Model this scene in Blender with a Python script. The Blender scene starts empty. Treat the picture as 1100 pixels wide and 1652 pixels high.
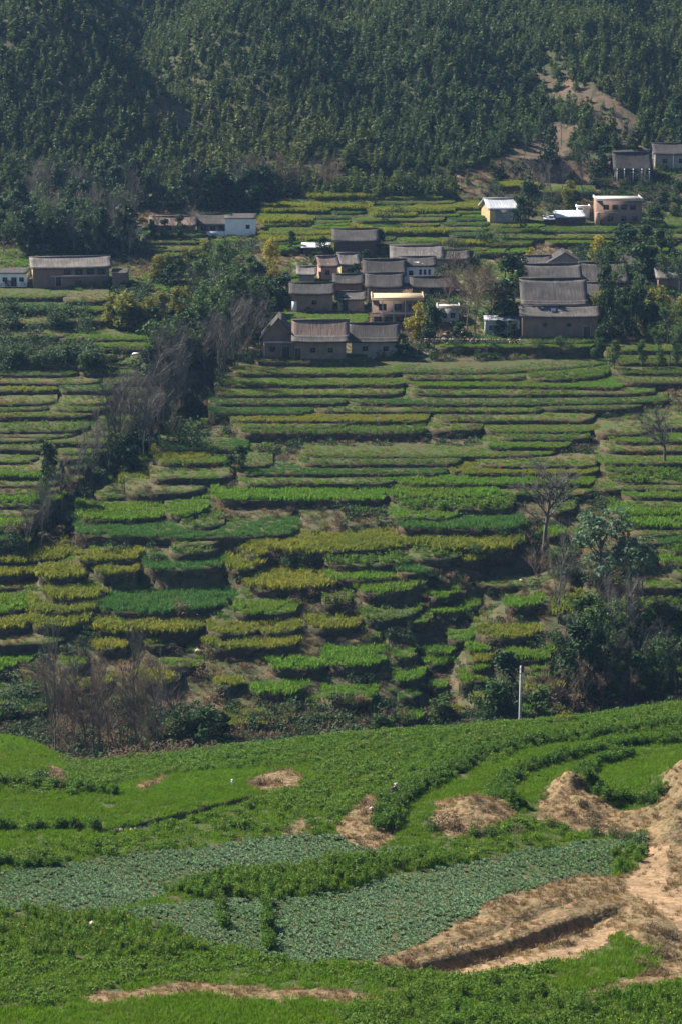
import bpy, bmesh, math, random
import numpy as np
from mathutils import Vector, Matrix

random.seed(11)
rng = np.random.default_rng(11)
SC = bpy.context.scene
COL = SC.collection

# ------------------------------------------------------------------ camera, world, sun, exposure
F, PW, PH = 4000.0, 1100.0, 1652.0          # focal length in photograph pixels, photograph size
PITCH = math.radians(13.0)
ZC = 100.0
cam = bpy.data.cameras.new('camera')
cam.sensor_fit = 'VERTICAL'; cam.sensor_height = 36.0
cam.lens = 36.0 * F / PH
cam.clip_start = 1.0; cam.clip_end = 5000.0
camo = bpy.data.objects.new('camera', cam); COL.objects.link(camo)
camo.location = (0, 0, ZC)
camo.rotation_euler = (math.pi / 2 - PITCH, 0, 0)
SC.camera = camo

SUN_EL, SUN_AZ = math.radians(41), math.radians(-58)     # azimuth from +Y, negative = to the left
w = bpy.data.worlds.new('World'); SC.world = w; w.use_nodes = True
nt = w.node_tree
bg = nt.nodes['Background']
sky = nt.nodes.new('ShaderNodeTexSky'); sky.sky_type = 'NISHITA'; sky.sun_disc = False
sky.sun_elevation = SUN_EL; sky.sun_rotation = SUN_AZ % (2 * math.pi)
sky.altitude = 1800; sky.air_density = 1.0; sky.dust_density = 0.6; sky.ozone_density = 1.2
nt.links.new(sky.outputs[0], bg.inputs[0]); bg.inputs[1].default_value = 0.05

sl = bpy.data.lights.new('sun', 'SUN'); sl.energy = 5.0; sl.angle = math.radians(0.5)
sl.color = (1.0, 0.92, 0.79)
so = bpy.data.objects.new('sun', sl); COL.objects.link(so)
sd = Vector((math.sin(SUN_AZ) * math.cos(SUN_EL), math.cos(SUN_AZ) * math.cos(SUN_EL), math.sin(SUN_EL)))
so.rotation_euler = sd.to_track_quat('Z', 'Y').to_euler()
so.location = (-200, 200, 400)

SC.view_settings.view_transform = 'Standard'
SC.view_settings.look = 'None'
SC.view_settings.gamma = 1.0
SC.view_settings.use_curve_mapping = False
SC.view_settings.exposure = 1.58
SC.render.engine = 'CYCLES'
SC.cycles.max_bounces = 6
SC.cycles.diffuse_bounces = 2
SC.cycles.glossy_bounces = 1
SC.cycles.transmission_bounces = 3
SC.cycles.transparent_max_bounces = 4
SC.cycles.volume_bounces = 0
SC.cycles.use_denoising = True

# ------------------------------------------------------------------ small tools
CP, SP = math.cos(PITCH), math.sin(PITCH)

def ray(px, py):
    """photo pixel -> (x per unit y, z per unit y) of the camera ray"""
    u = (np.asarray(px, float) - PW / 2) / F
    v = (np.asarray(py, float) - PH / 2) / F
    dy = CP - v * SP
    return u / dy, (-SP - v * CP) / dy

def project(x, y, z):
    z = z - ZC
    d = y * CP - z * SP
    return PW / 2 + F * x / d, PH / 2 - F * (y * SP + z * CP) / d

def smooth1(a, s):
    r = int(s * 3) + 1
    k = np.exp(-0.5 * (np.arange(-r, r + 1) / s) ** 2); k /= k.sum()
    return np.convolve(np.pad(a, r, mode='edge'), k, 'valid')

def hash2(i, j, seed):
    n = (i.astype(np.int64) * 374761393 + j.astype(np.int64) * 668265263 + seed * 974711) & 0x7fffffff
    n = ((n ^ (n >> 13)) * 1274126177) & 0x7fffffff
    return ((n ^ (n >> 16)) & 0xffff) / 65535.0

def noise2(x, y, scale, seed=0):
    x = np.asarray(x, float) / scale; y = np.asarray(y, float) / scale
    i = np.floor(x); j = np.floor(y)
    fx = x - i; fy = y - j
    fx = fx * fx * (3 - 2 * fx); fy = fy * fy * (3 - 2 * fy)
    a = hash2(i, j, seed); b = hash2(i + 1, j, seed); c = hash2(i, j + 1, seed); d = hash2(i + 1, j + 1, seed)
    return (a * (1 - fx) + b * fx) * (1 - fy) + (c * (1 - fx) + d * fx) * fy * 1.0

def fbm(x, y, scale, seed=0, n=3):
    s = 0; amp = 1; tot = 0
    for k in range(n):
        s = s + amp * noise2(x, y, scale / 2 ** k, seed + k * 17); tot += amp; amp *= 0.5
    return s / tot * 2 - 1

def inpoly(px, py, poly):
    px = np.asarray(px); py = np.asarray(py)
    r = np.zeros(px.shape, bool)
    n = len(poly)
    for k in range(n):
        x0, y0 = poly[k]; x1, y1 = poly[(k + 1) % n]
        if y0 == y1: continue
        c = ((y0 > py) != (y1 > py)) & (px < (x1 - x0) * (py - y0) / (y1 - y0) + x0)
        r ^= c
    return r

def polydist(x, y, pts):
    """distance to a polyline given in world metres"""
    d = np.full(np.shape(x), 1e9)
    for (x0, y0), (x1, y1) in zip(pts[:-1], pts[1:]):
        dx, dy = x1 - x0, y1 - y0
        t = np.clip(((x - x0) * dx + (y - y0) * dy) / (dx * dx + dy * dy + 1e-9), 0, 1)
        d = np.minimum(d, np.hypot(x - x0 - t * dx, y - y0 - t * dy))
    return d

def fast_mesh(name, verts, faces, mats=(), midx=None, smooth=False):
    """faces: an (n,3) or (n,4) array, or a list of lists"""
    me = bpy.data.meshes.new(name)
    verts = np.asarray(verts, np.float32)
    if isinstance(faces, np.ndarray):
        nf, k = faces.shape
        me.vertices.add(len(verts)); me.vertices.foreach_set('co', verts.ravel())
        me.loops.add(nf * k); me.loops.foreach_set('vertex_index', faces.astype(np.int32).ravel())
        me.polygons.add(nf); me.polygons.foreach_set('loop_start', np.arange(nf, dtype=np.int32) * k)
        me.polygons.foreach_set('loop_total', np.full(nf, k, np.int32))
    else:
        me.from_pydata(verts.tolist(), [], faces)
    for m in mats: me.materials.append(m)
    if midx is not None: me.polygons.foreach_set('material_index', np.asarray(midx, np.int32))
    if smooth: me.polygons.foreach_set('use_smooth', np.ones(len(me.polygons), bool))
    me.update(calc_edges=True)
    return me

def link(name, me, parent=None, loc=None, rotz=0, scale=None, label=None, cat=None, group=None, kind=None):
    o = bpy.data.objects.new(name, me); COL.objects.link(o)
    if parent: o.parent = parent
    if loc is not None: o.location = loc
    if rotz: o.rotation_euler = (0, 0, rotz)
    if scale is not None: o.scale = scale
    if label: o['label'] = label
    if cat: o['category'] = cat
    if group: o['group'] = group
    if kind: o['kind'] = kind
    return o

# ------------------------------------------------------------------ materials
def new_mat(name):
    m = bpy.data.materials.new(name); m.use_nodes = True
    t = m.node_tree; t.nodes.clear()
    out = t.nodes.new('ShaderNodeOutputMaterial')
    return m, t, out

def N(t, typ, **kw):
    n = t.nodes.new(typ)
    for k, v in kw.items(): setattr(n, k, v)
    return n

def mixcol(t, fac, a, b):
    n = N(t, 'ShaderNodeMix', data_type='RGBA')
    for sock, v in ((n.inputs[0], fac), (n.inputs[6], a), (n.inputs[7], b)):
        if hasattr(v, 'is_output'): t.links.new(v, sock)
        elif isinstance(v, (tuple, list)): sock.default_value = (*v[:3], 1)
        else: sock.default_value = v
    return n.outputs[2]

def noisefac(t, scale, lo, hi, detail=3, vec=None):
    g = vec or N(t, 'ShaderNodeNewGeometry').outputs['Position']
    n = N(t, 'ShaderNodeTexNoise'); n.inputs['Scale'].default_value = scale; n.inputs['Detail'].default_value = detail
    t.links.new(g, n.inputs['Vector'])
    r = N(t, 'ShaderNodeMapRange'); r.inputs[1].default_value = lo; r.inputs[2].default_value = hi
    t.links.new(n.outputs[0], r.inputs[0])
    return r.outputs[0]

def leaf_mat(name, c1, c2, c3=None, trans=0.3, big=0.12, rough=0.6, tcol=None):
    m, t, out = new_mat(name)
    oi = N(t, 'ShaderNodeObjectInfo')
    a = mixcol(t, oi.outputs['Random'], c1, c2)
    if c3 is not None:
        a = mixcol(t, noisefac(t, big, 0.42, 0.62), a, c3)
    v = noisefac(t, 6.0, 0.3, 0.75, 1)
    dark = N(t, 'ShaderNodeHueSaturation'); t.links.new(a, dark.inputs['Color'])
    r = N(t, 'ShaderNodeMapRange'); r.inputs[3].default_value = 0.72; r.inputs[4].default_value = 1.25
    t.links.new(v, r.inputs[0]); t.links.new(r.outputs[0], dark.inputs['Value'])
    col = dark.outputs[0]
    p = N(t, 'ShaderNodeBsdfPrincipled'); t.links.new(col, p.inputs['Base Color'])
    p.inputs['Roughness'].default_value = rough
    p.inputs['Specular IOR Level'].default_value = 0.08
    tr = N(t, 'ShaderNodeBsdfTranslucent')
    tc = mixcol(t, 0.5, col, tcol if tcol else c2)
    t.links.new(tc, tr.inputs[0])
    mx = N(t, 'ShaderNodeMixShader'); mx.inputs[0].default_value = trans
    t.links.new(p.outputs[0], mx.inputs[1]); t.links.new(tr.outputs[0], mx.inputs[2])
    t.links.new(mx.outputs[0], out.inputs[0])
    return m

def ground_mat(name, cols, scales=(0.25, 1.3), bump=0.4, rough=0.95):
    """mottled ground: 3 colours mixed by two noises plus a fine one"""
    m, t, out = new_mat(name)
    a = mixcol(t, noisefac(t, scales[0], 0.40, 0.60, 4), cols[0], cols[1])
    a = mixcol(t, noisefac(t, scales[1], 0.45, 0.62, 4), a, cols[2])
    h = N(t, 'ShaderNodeHueSaturation'); t.links.new(a, h.inputs['Color'])
    r = N(t, 'ShaderNodeMapRange'); r.inputs[3].default_value = 0.7; r.inputs[4].default_value = 1.3
    t.links.new(noisefac(t, 5.0, 0.3, 0.7, 4), r.inputs[0]); t.links.new(r.outputs[0], h.inputs['Value'])
    p = N(t, 'ShaderNodeBsdfPrincipled'); p.inputs['Roughness'].default_value = rough
    p.inputs['Specular IOR Level'].default_value = 0.1
    t.links.new(h.outputs[0], p.inputs['Base Color'])
    if bump:
        b = N(t, 'ShaderNodeBump'); b.inputs['Strength'].default_value = bump; b.inputs['Distance'].default_value = 0.3
        nn = N(t, 'ShaderNodeTexNoise'); nn.inputs['Scale'].default_value = 2.2; nn.inputs['Detail'].default_value = 5
        g = N(t, 'ShaderNodeNewGeometry'); t.links.new(g.outputs['Position'], nn.inputs['Vector'])
        t.links.new(nn.outputs[0], b.inputs['Height']); t.links.new(b.outputs[0], p.inputs['Normal'])
    t.links.new(p.outputs[0], out.inputs[0])
    return m

def plain_mat(name, c, c2=None, scale=1.5, rough=0.8, bump=0.0, stretch=(1, 1, 1), spec=0.3):
    m, t, out = new_mat(name)
    p = N(t, 'ShaderNodeBsdfPrincipled'); p.inputs['Roughness'].default_value = rough
    p.inputs['Specular IOR Level'].default_value = spec
    tc = N(t, 'ShaderNodeTexCoord'); mp = N(t, 'ShaderNodeMapping'); mp.inputs['Scale'].default_value = stretch
    t.links.new(tc.outputs['Object'], mp.inputs[0])
    f = noisefac(t, scale, 0.35, 0.65, 5, mp.outputs[0])
    t.links.new(mixcol(t, f, c, c2 or tuple(v * 0.7 for v in c)), p.inputs['Base Color'])
    if bump:
        b = N(t, 'ShaderNodeBump'); b.inputs['Strength'].default_value = bump; b.inputs['Distance'].default_value = 0.05
        t.links.new(f, b.inputs['Height']); t.links.new(b.outputs[0], p.inputs['Normal'])
    t.links.new(p.outputs[0], out.inputs[0])
    return m

def roof_mat(name, c, c2):
    """weathered clay tiles: courses running down the slope, patched and stained unevenly"""
    m, t, out = new_mat(name)
    p = N(t, 'ShaderNodeBsdfPrincipled'); p.inputs['Roughness'].default_value = 0.85
    p.inputs['Specular IOR Level'].default_value = 0.2
    tc = N(t, 'ShaderNodeTexCoord')
    oi = N(t, 'ShaderNodeObjectInfo')
    ad = N(t, 'ShaderNodeVectorMath'); t.links.new(tc.outputs['Object'], ad.inputs[0])
    sc = N(t, 'ShaderNodeVectorMath', operation='SCALE'); sc.inputs[0].default_value = (37, 19, 53); t.links.new(oi.outputs['Random'], sc.inputs['Scale'])
    t.links.new(sc.outputs[0], ad.inputs[1])
    mp = N(t, 'ShaderNodeMapping'); mp.inputs['Scale'].default_value = (2.6, 0.25, 0.25); t.links.new(ad.outputs[0], mp.inputs[0])
    f = noisefac(t, 0.5, 0.35, 0.65, 5, ad.outputs[0])
    g = noisefac(t, 1.6, 0.30, 0.70, 3, mp.outputs[0])
    a = mixcol(t, f, c, c2)
    h = N(t, 'ShaderNodeHueSaturation'); t.links.new(a, h.inputs['Color'])
    r = N(t, 'ShaderNodeMapRange'); r.inputs[3].default_value = 0.7; r.inputs[4].default_value = 1.25
    t.links.new(g, r.inputs[0]); t.links.new(r.outputs[0], h.inputs['Value'])
    t.links.new(h.outputs[0], p.inputs['Base Color'])
    b = N(t, 'ShaderNodeBump'); b.inputs['Strength'].default_value = 0.5; b.inputs['Distance'].default_value = 0.06
    t.links.new(g, b.inputs['Height']); t.links.new(b.outputs[0], p.inputs['Normal'])
    t.links.new(p.outputs[0], out.inputs[0])
    return m

M = {}
# crops and foliage
M['wheat'] = leaf_mat('young_wheat_leaf', (0.084, 0.180, 0.009), (0.112, 0.210, 0.011), (0.104, 0.178, 0.011), 0.40, 0.10)
M['terrace_wheat'] = leaf_mat('terrace_wheat_leaf', (0.066, 0.165, 0.016), (0.122, 0.235, 0.022), (0.118, 0.170, 0.022), 0.50, 0.06)
M['bean'] = leaf_mat('bean_leaf', (0.052, 0.118, 0.012), (0.100, 0.184, 0.018), (0.086, 0.145, 0.016), 0.34, 0.15)
M['hedge'] = leaf_mat('hedge_bean_leaf', (0.046, 0.105, 0.012), (0.074, 0.150, 0.018), (0.060, 0.110, 0.014), 0.30)
M['rape'] = leaf_mat('rapeseed_leaf', (0.165, 0.190, 0.022), (0.225, 0.225, 0.025), (0.120, 0.170, 0.026), 0.45, 0.08)
M['cabbage'] = leaf_mat('bluish_leaf', (0.125, 0.205, 0.100), (0.160, 0.245, 0.130), (0.110, 0.190, 0.075), 0.22, 0.10, 0.75)
M['garlic'] = leaf_mat('garlic_leaf', (0.055, 0.145, 0.032), (0.085, 0.190, 0.044), (0.075, 0.165, 0.030), 0.30, 0.1)
M['dry'] = leaf_mat('dry_grass_blade', (0.22, 0.140, 0.062), (0.31, 0.205, 0.09), (0.17, 0.12, 0.055), 0.25, 0.2)
M['brown'] = leaf_mat('withered_leaf', (0.11, 0.070, 0.045), (0.16, 0.105, 0.065), (0.09, 0.075, 0.045), 0.2, 0.2)
M['flower'] = leaf_mat('yellow_flower', (0.40, 0.38, 0.02), (0.55, 0.48, 0.03), None, 0.3)
M['pine'] = leaf_mat('pine_needle', (0.034, 0.066, 0.022), (0.084, 0.124, 0.028), (0.098, 0.122, 0.028), 0.22, 0.016)
M['dark'] = leaf_mat('dark_broad_leaf', (0.022, 0.050, 0.018), (0.038, 0.070, 0.022), None, 0.18)
M['green'] = leaf_mat('mid_green_leaf', (0.040, 0.085, 0.022), (0.065, 0.110, 0.028), None, 0.25)
M['bamboo'] = leaf_mat('bamboo_leaf', (0.150, 0.160, 0.022), (0.210, 0.195, 0.026), (0.110, 0.130, 0.022), 0.35, 0.3)
M['yellow'] = leaf_mat('yellow_leaf', (0.26, 0.23, 0.02), (0.34, 0.28, 0.03), None, 0.35)  # on the round village tree this yellow stands for sunlight
M['euca'] = leaf_mat('eucalyptus_leaf', (0.060, 0.110, 0.060), (0.085, 0.140, 0.075), None, 0.25)
M['bark'] = plain_mat('grey_bark', (0.10, 0.085, 0.07), (0.06, 0.05, 0.04), 3, 0.9)
M['twig'] = plain_mat('grey_twig', (0.110, 0.100, 0.088), (0.072, 0.068, 0.060), 3, 0.9)
M['twigb'] = plain_mat('brown_twig', (0.160, 0.110, 0.075), (0.11, 0.08, 0.06), 3, 0.9)
# ground
M['hill'] = ground_mat('hillside_scrub', [(0.095, 0.072, 0.042), (0.058, 0.062, 0.030), (0.036, 0.050, 0.020)], (0.10, 0.5))
M['soil'] = ground_mat('field_soil', [(0.066, 0.054, 0.030), (0.050, 0.064, 0.022), (0.042, 0.060, 0.017)], (0.3, 1.2))
M['riser'] = ground_mat('terrace_bank', [(0.092, 0.064, 0.040), (0.048, 0.040, 0.025), (0.032, 0.036, 0.017)], (0.16, 0.7))
M['tan'] = ground_mat('dry_earth', [(0.190, 0.128, 0.072), (0.130, 0.090, 0.050), (0.092, 0.078, 0.038)], (0.35, 1.7), 0.9)
M['fallow'] = ground_mat('fallow_step', [(0.088, 0.072, 0.038), (0.060, 0.066, 0.028), (0.050, 0.068, 0.021)], (0.2, 0.9))
M['path'] = ground_mat('bare_path', [(0.27, 0.180, 0.105), (0.20, 0.135, 0.08), (0.155, 0.105, 0.06)], (0.4, 1.5), 0.4)
M['forestfloor'] = ground_mat('forest_floor', [(0.045, 0.050, 0.024), (0.035, 0.045, 0.020), (0.06, 0.055, 0.03)], (0.06, 0.3))
M['clearing'] = ground_mat('clearing_earth', [(0.115, 0.078, 0.056), (0.082, 0.060, 0.042), (0.055, 0.052, 0.030)], (0.10, 0.45))
M['yard'] = ground_mat('village_yard', [(0.17, 0.135, 0.095), (0.11, 0.09, 0.06), (0.06, 0.07, 0.03)], (0.15, 0.6))
# buildings
M['mud'] = plain_mat('mud_brick_wall', (0.24, 0.175, 0.130), (0.165, 0.12, 0.09), 0.7, 0.95, 0.3)
M['greywall'] = plain_mat('grey_mortar_wall', (0.27, 0.24, 0.21), (0.20, 0.175, 0.15), 0.7, 0.95, 0.2)
M['brownwall'] = plain_mat('brown_earth_wall', (0.22, 0.135, 0.10), (0.155, 0.10, 0.078), 0.6, 0.95, 0.2)
M['white'] = plain_mat('whitewash', (0.72, 0.72, 0.70), (0.60, 0.60, 0.59), 0.8, 0.85)
M['yellowwall'] = plain_mat('ochre_wall', (0.42, 0.32, 0.16), (0.34, 0.26, 0.14), 0.8, 0.9)
M['pinkwall'] = plain_mat('pink_brick_wall', (0.42, 0.24, 0.18), (0.34, 0.20, 0.16), 0.8, 0.9)
M['timber'] = plain_mat('dark_timber', (0.07, 0.045, 0.035), (0.05, 0.035, 0.03), 2, 0.8)
M['concrete'] = plain_mat('pale_concrete', (0.38, 0.36, 0.33), (0.30, 0.28, 0.26), 1.5, 0.85)
M['tanslab'] = plain_mat('sandy_roof_slab', (0.46, 0.34, 0.21), (0.36, 0.27, 0.17), 0.8, 0.85)
M['glass'] = plain_mat('dark_window', (0.02, 0.022, 0.026), (0.03, 0.032, 0.036), 1, 0.25, 0, (1, 1, 1), 0.5)
M['tile'] = roof_mat('grey_roof_tile', (0.092, 0.082, 0.078), (0.055, 0.050, 0.048))
M['tiledark'] = roof_mat('dark_roof_tile', (0.056, 0.050, 0.048), (0.036, 0.033, 0.032))
M['tilelight'] = roof_mat('sunlit_roof_tile', (0.17, 0.150, 0.138), (0.105, 0.093, 0.086))  # paler copy of the grey tile, sunlight put into its colour
M['tilered'] = roof_mat('reddish_roof_tile', (0.17, 0.115, 0.095), (0.12, 0.09, 0.075))
M['metalroof'] = roof_mat('pale_sheet_roof', (0.50, 0.51, 0.53), (0.42, 0.43, 0.45))
M['rock'] = plain_mat('pale_rock', (0.40, 0.34, 0.27), (0.28, 0.24, 0.19), 2, 0.95, 0.4)

# ------------------------------------------------------------------ terrain: world height as a function of x, y
COLS = [-900, -300, 0, 55, 95, 200, 400, 550, 700, 900, 1100, 1350, 2000]
EDGE = [1170, 1175, 1190, 1205, 1243, 1228, 1208, 1192, 1182, 1166, 1140, 1125, 1110]
FAR = [(312.0, 1140)]
def t_of(row): return -float(ray(550, row)[1])
def climb(slopes):
    pts = [(312.0, ZC - 312 * t_of(1140))]
    for row, sl_ in slopes:
        Y0, z0 = pts[-1]; tt = t_of(row)
        Y = (ZC - z0 + sl_ * Y0) / (tt + sl_)
        pts.append((Y, ZC - Y * tt))
    return pts
HILL = climb([(870, .25), (570, .125), (400, .125), (318, .10), (0, .31), (-260, .36)])
YS = np.arange(90, 1500, 1.0)
TAB = []
for c, e in zip(COLS, EDGE):
    near = [(90, 2150), (120, 1840), (150, 1652), (195, 1400), (222, 1275 - (1175 - e) * 0.25 if e < 1200 else 1275), (262, e)]
    P = [(Y, ZC - Y * t_of(r)) for Y, r in near]
    ze = P[-1][1]
    P += [(268, ze - 1.6), (284, ze - 8.5), (298, min(0.6, ze - 10)), (306, 1.6)] + HILL
    yl, zl = P[-1]
    P += [(yl + 80, zl + 24), (1500, zl + 60)]
    ys, zs = zip(*P)
    z = np.interp(YS, ys, zs)
    zsm = smooth1(z, 3.0); zb = smooth1(z, 12.0)
    f = np.clip((YS - 560) / 40, 0, 1)
    TAB.append(zsm * (1 - f) + zb * f)
TAB = np.array(TAB)
# smooth across columns onto a fine column grid
CF = np.arange(-900, 2001, 20.0)
TABF = np.empty((len(CF), len(YS)))
for k in range(len(YS)): TABF[:, k] = smooth1(np.interp(CF, COLS, TAB[:, k]), 1.3)

def H0(x, y):
    x = np.asarray(x, float); y = np.asarray(y, float)
    c = PW / 2 + F * (x / np.maximum(y, 1)) * 0.985
    ci = np.clip((c - CF[0]) / 20.0, 0, len(CF) - 1.001)
    yi = np.clip(y - YS[0], 0, len(YS) - 1.001)
    i = ci.astype(int); j = yi.astype(int); fi = ci - i; fj = yi - j
    return ((TABF[i, j] * (1 - fj) + TABF[i, j + 1] * fj) * (1 - fi) +
            (TABF[i + 1, j] * (1 - fj) + TABF[i + 1, j + 1] * fj) * fi)

def march(px, py, fn, ymin=110.0, ymax=1300.0):
    a, s = ray(px, py)
    a = np.atleast_1d(a); s = np.atleast_1d(s)
    ys = np.arange(ymin, ymax, 0.5)
    out = np.zeros((len(a), 3))
    for k in range(len(a)):
        d = fn(a[k] * ys, ys) - (ZC + s[k] * ys)
        hit = np.nonzero(d >= 0)[0]
        h = hit[0] if len(hit) else len(ys) - 1
        if h > 0 and len(hit):
            d0, d1 = d[h - 1], d[h]
            Y = ys[h - 1] + 0.5 * (-d0) / (d1 - d0 + 1e-12)
        else: Y = ys[h]
        out[k] = (a[k] * Y, Y, ZC + s[k] * Y)
    return out

def wline(pts, ymin=110.0):
    P = march([p[0] for p in pts], [p[1] for p in pts], H0, ymin)
    return [(p[0], p[1]) for p in P]

RAVINES = []
def ravine(pts, depth, width, ymin=300.0): RAVINES.append((wline(pts, ymin), depth, width))
ravine([(430, 470), (375, 560), (310, 640), (235, 715), (150, 790), (80, 855), (-40, 930)], 3.5, 6.0)
ravine([(905, 860), (820, 905), (745, 960), (705, 1040), (700, 1120), (660, 1170)], 3.0, 4.5)
ravine([(1130, 1060), (1000, 1090), (900, 1130)], 2.5, 5.0)
ravine([(330, 1090), (280, 1040), (300, 1010)], 1.0, 3.0)
ravine([(445, 330), (360, 250), (300, 190), (240, 100), (225, -40)], 20.0, 20.0)      # forest valley
ravine([(225, 140), (150, 100), (60, 70), (-40, 40)], 10.0, 11.0)
ravine([(745, 290), (640, 200), (560, 90), (520, -30)], 9.0, 15.0)
ravine([(900, 230), (830, 120), (790, -20)], 8.0, 15.0)
ravine([(60, 330), (30, 240), (-20, 150)], 7.0, 14.0)
ravine([(1130, 170), (1060, 60), (1040, -40)], 8.0, 14.0)
DITCHES = []
def ditch(pts, depth, width): DITCHES.append((wline(pts), depth, width))
ditch([(180, 1337), (230, 1331), (300, 1316), (360, 1301), (412, 1286)], 0.9, 0.75)
ditch([(715, 1554), (770, 1541), (840, 1521), (900, 1503), (945, 1492)], 1.35, 1.1)
ditch([(650, 1562), (705, 1556)], 0.7, 0.8); ditch([(960, 1487), (1000, 1476)], 0.7, 0.8)
ditch([(655, 1545), (740, 1520), (830, 1492), (930, 1462)], 0.35, 0.5)
BUMPS = []
def bump(px, py, rx, ry, h, ymin=110.0):
    p = march([px], [py], H0, ymin)[0]; BUMPS.append((p[0], p[1], rx, ry, h))
bump(768, 1322, 3.4, 4.5, 1.7); bump(925, 1300, 3.2, 4.0, 2.4); bump(1105, 1300, 3.2, 8.0, 3.4)
bump(600, 1325, 2.6, 4.5, 1.1); bump(452, 1256, 2.4, 3.0, 0.8); bump(590, 1300, 1.6, 2.0, 0.6)
bump(1085, 1370, 3.0, 6.0, 1.8); bump(900, 1472, 7.0, 5.0, 0.9); bump(90, 1245, 2.0, 2.0, 0.6)
bump(1050, 1520, 2.0, 3.0, 0.9)
# forest spurs and knolls
bump(40, 160, 42, 60, 20, 590.0); bump(225, 240, 28, 34, 13, 590.0); bump(470, 130, 36, 50, 10, 590.0)
bump(800, 130, 45, 50, 8, 590.0); bump(1010, 60, 40, 60, 9, 590.0); bump(640, 255, 26, 20, 4, 590.0)
bump(100, 20, 24, 45, 17, 640.0); bump(330, 60, 26, 50, 8, 640.0)

def H(x, y):
    x = np.asarray(x, float); y = np.asarray(y, float)
    z = H0(x, y)
    for k, (pts, dep, wd) in enumerate(RAVINES):
        z = z - (np.clip((y - 604) / 45, 0, 1) if k >= 4 else 1.0) * dep * np.exp(-(polydist(x, y, pts) / wd) ** 2)
    for pts, dep, wd in DITCHES:
        z = z - dep * np.exp(-(polydist(x, y, pts) / wd) ** 4)
    for bx, by, rx, ry, h in BUMPS:
        r_ = np.sqrt(((x - bx) / rx) ** 2 + ((y - by) / ry) ** 2)
        g = h * np.exp(-r_ ** 2) if by > 550 else h * 1.12 * np.exp(-r_ ** 1.35) * (1 + 0.45 * fbm(x, y, 1.7, 55, 3))
        z = z + (g * np.clip((y - 604) / 45, 0, 1) if by > 550 else g)
    far = np.clip((y - 612) / 60, 0, 1)
    z = z + fbm(x, y, 14, 3) * 0.35 + fbm(x, y, 2.6, 9, 2) * 0.10 + far * (fbm(x, y, 70, 21) * 9 + fbm(x, y, 26, 31, 2) * 3.2)
    return z

def Hlow(x, y):                       # the hillside under the terrace blocks
    zone = np.clip((y - 300) / 8, 0, 1) * np.clip((600 - y) / 20, 0, 1)
    return H(x, y) - 1.0 * zone

# ------------------------------------------------------------------ terraces: (crop, [(px, row) along the front edge], tread depth in px)
T = []
def ter(crop, x0, x1, y0, ym=None, y1=None, tr=20, hf=None):
    if x1 >= 1098: x1 += 120            # go on beyond the frame
    if x0 <= -10: x0 -= 110
    ym = y0 if ym is None else ym; y1 = ym if y1 is None else y1
    T.append((crop, [(x0, y0), ((x0 + x1) / 2, ym), (x1, y1)], tr, hf))
W_, B_, Y_, K_, D_ = 'terrace_wheat', 'bean', 'rape', 'garlic', 'fallow'
# the long steps under the village
for a in [(B_,408,592,584), (W_,588,985,598,601,588), (W_,985,1115,586), (W_,375,650,603), (D_,650,850,611), (B_,850,985,611,612,606), (W_,990,1115,602),
          (W_,355,655,621), (W_,655,1010,623,624,626), (B_,1000,1115,618), (D_,345,650,637), (D_,655,1060,635,637,634), (W_,335,560,651), (W_,560,1080,650,652,648),
          (K_,335,505,667), (D_,505,880,664), (B_,870,1040,659,660,657), (W_,370,692,680), (D_,700,960,679), (D_,375,560,690), (W_,384,690,699), (D_,690,780,694),
          (W_,780,970,696,697,695), (B_,800,955,709), (W_,485,905,735,737,733), (W_,780,920,722), (B_,480,745,749), (D_,770,965,752), (W_,375,725,764,765,764), (W_,725,965,765),
          (D_,384,640,781), (W_,640,960,782), (W_,345,628,806,808,806), (W_,625,805,804), (D_,800,960,798), (W_,628,740,836), (B_,640,830,822), (W_,640,845,853,854,852),
          (W_,985,1110,713), (D_,970,1110,727), (W_,965,1110,748,748,747), (W_,970,1075,763), (B_,985,1110,780), (D_,960,1110,790), (W_,1005,1110,803), (W_,985,1110,832,832,834),
          (D_,1010,1110,818), (W_,1000,1110,850), (D_,1010,1110,862), (W_,1030,1110,876), (D_,960,1050,700), (D_,1040,1110,690),
          (W_,250,372,747,748,746), (Y_,245,345,741), (K_,255,400,726), (D_,240,375,775,772,772), (B_,375,440,752)]: ter(*a, tr=17)
# the green shelf on the left of the spur and the bank under it
ter(W_, 125, 268, 838, 839, 836, 26); ter(W_, 150, 230, 802, 803, 800, 20); ter(K_, 118, 480, 862, 868, 862, 26); ter(W_, 265, 338, 828, 832, 820, 36)
ter(B_, 290, 362, 850, 851, 848, 18); ter(D_, 200, 330, 796, 797, 792, 20); ter(Y_, 195, 250, 785, 786, 782, 16)
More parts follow.
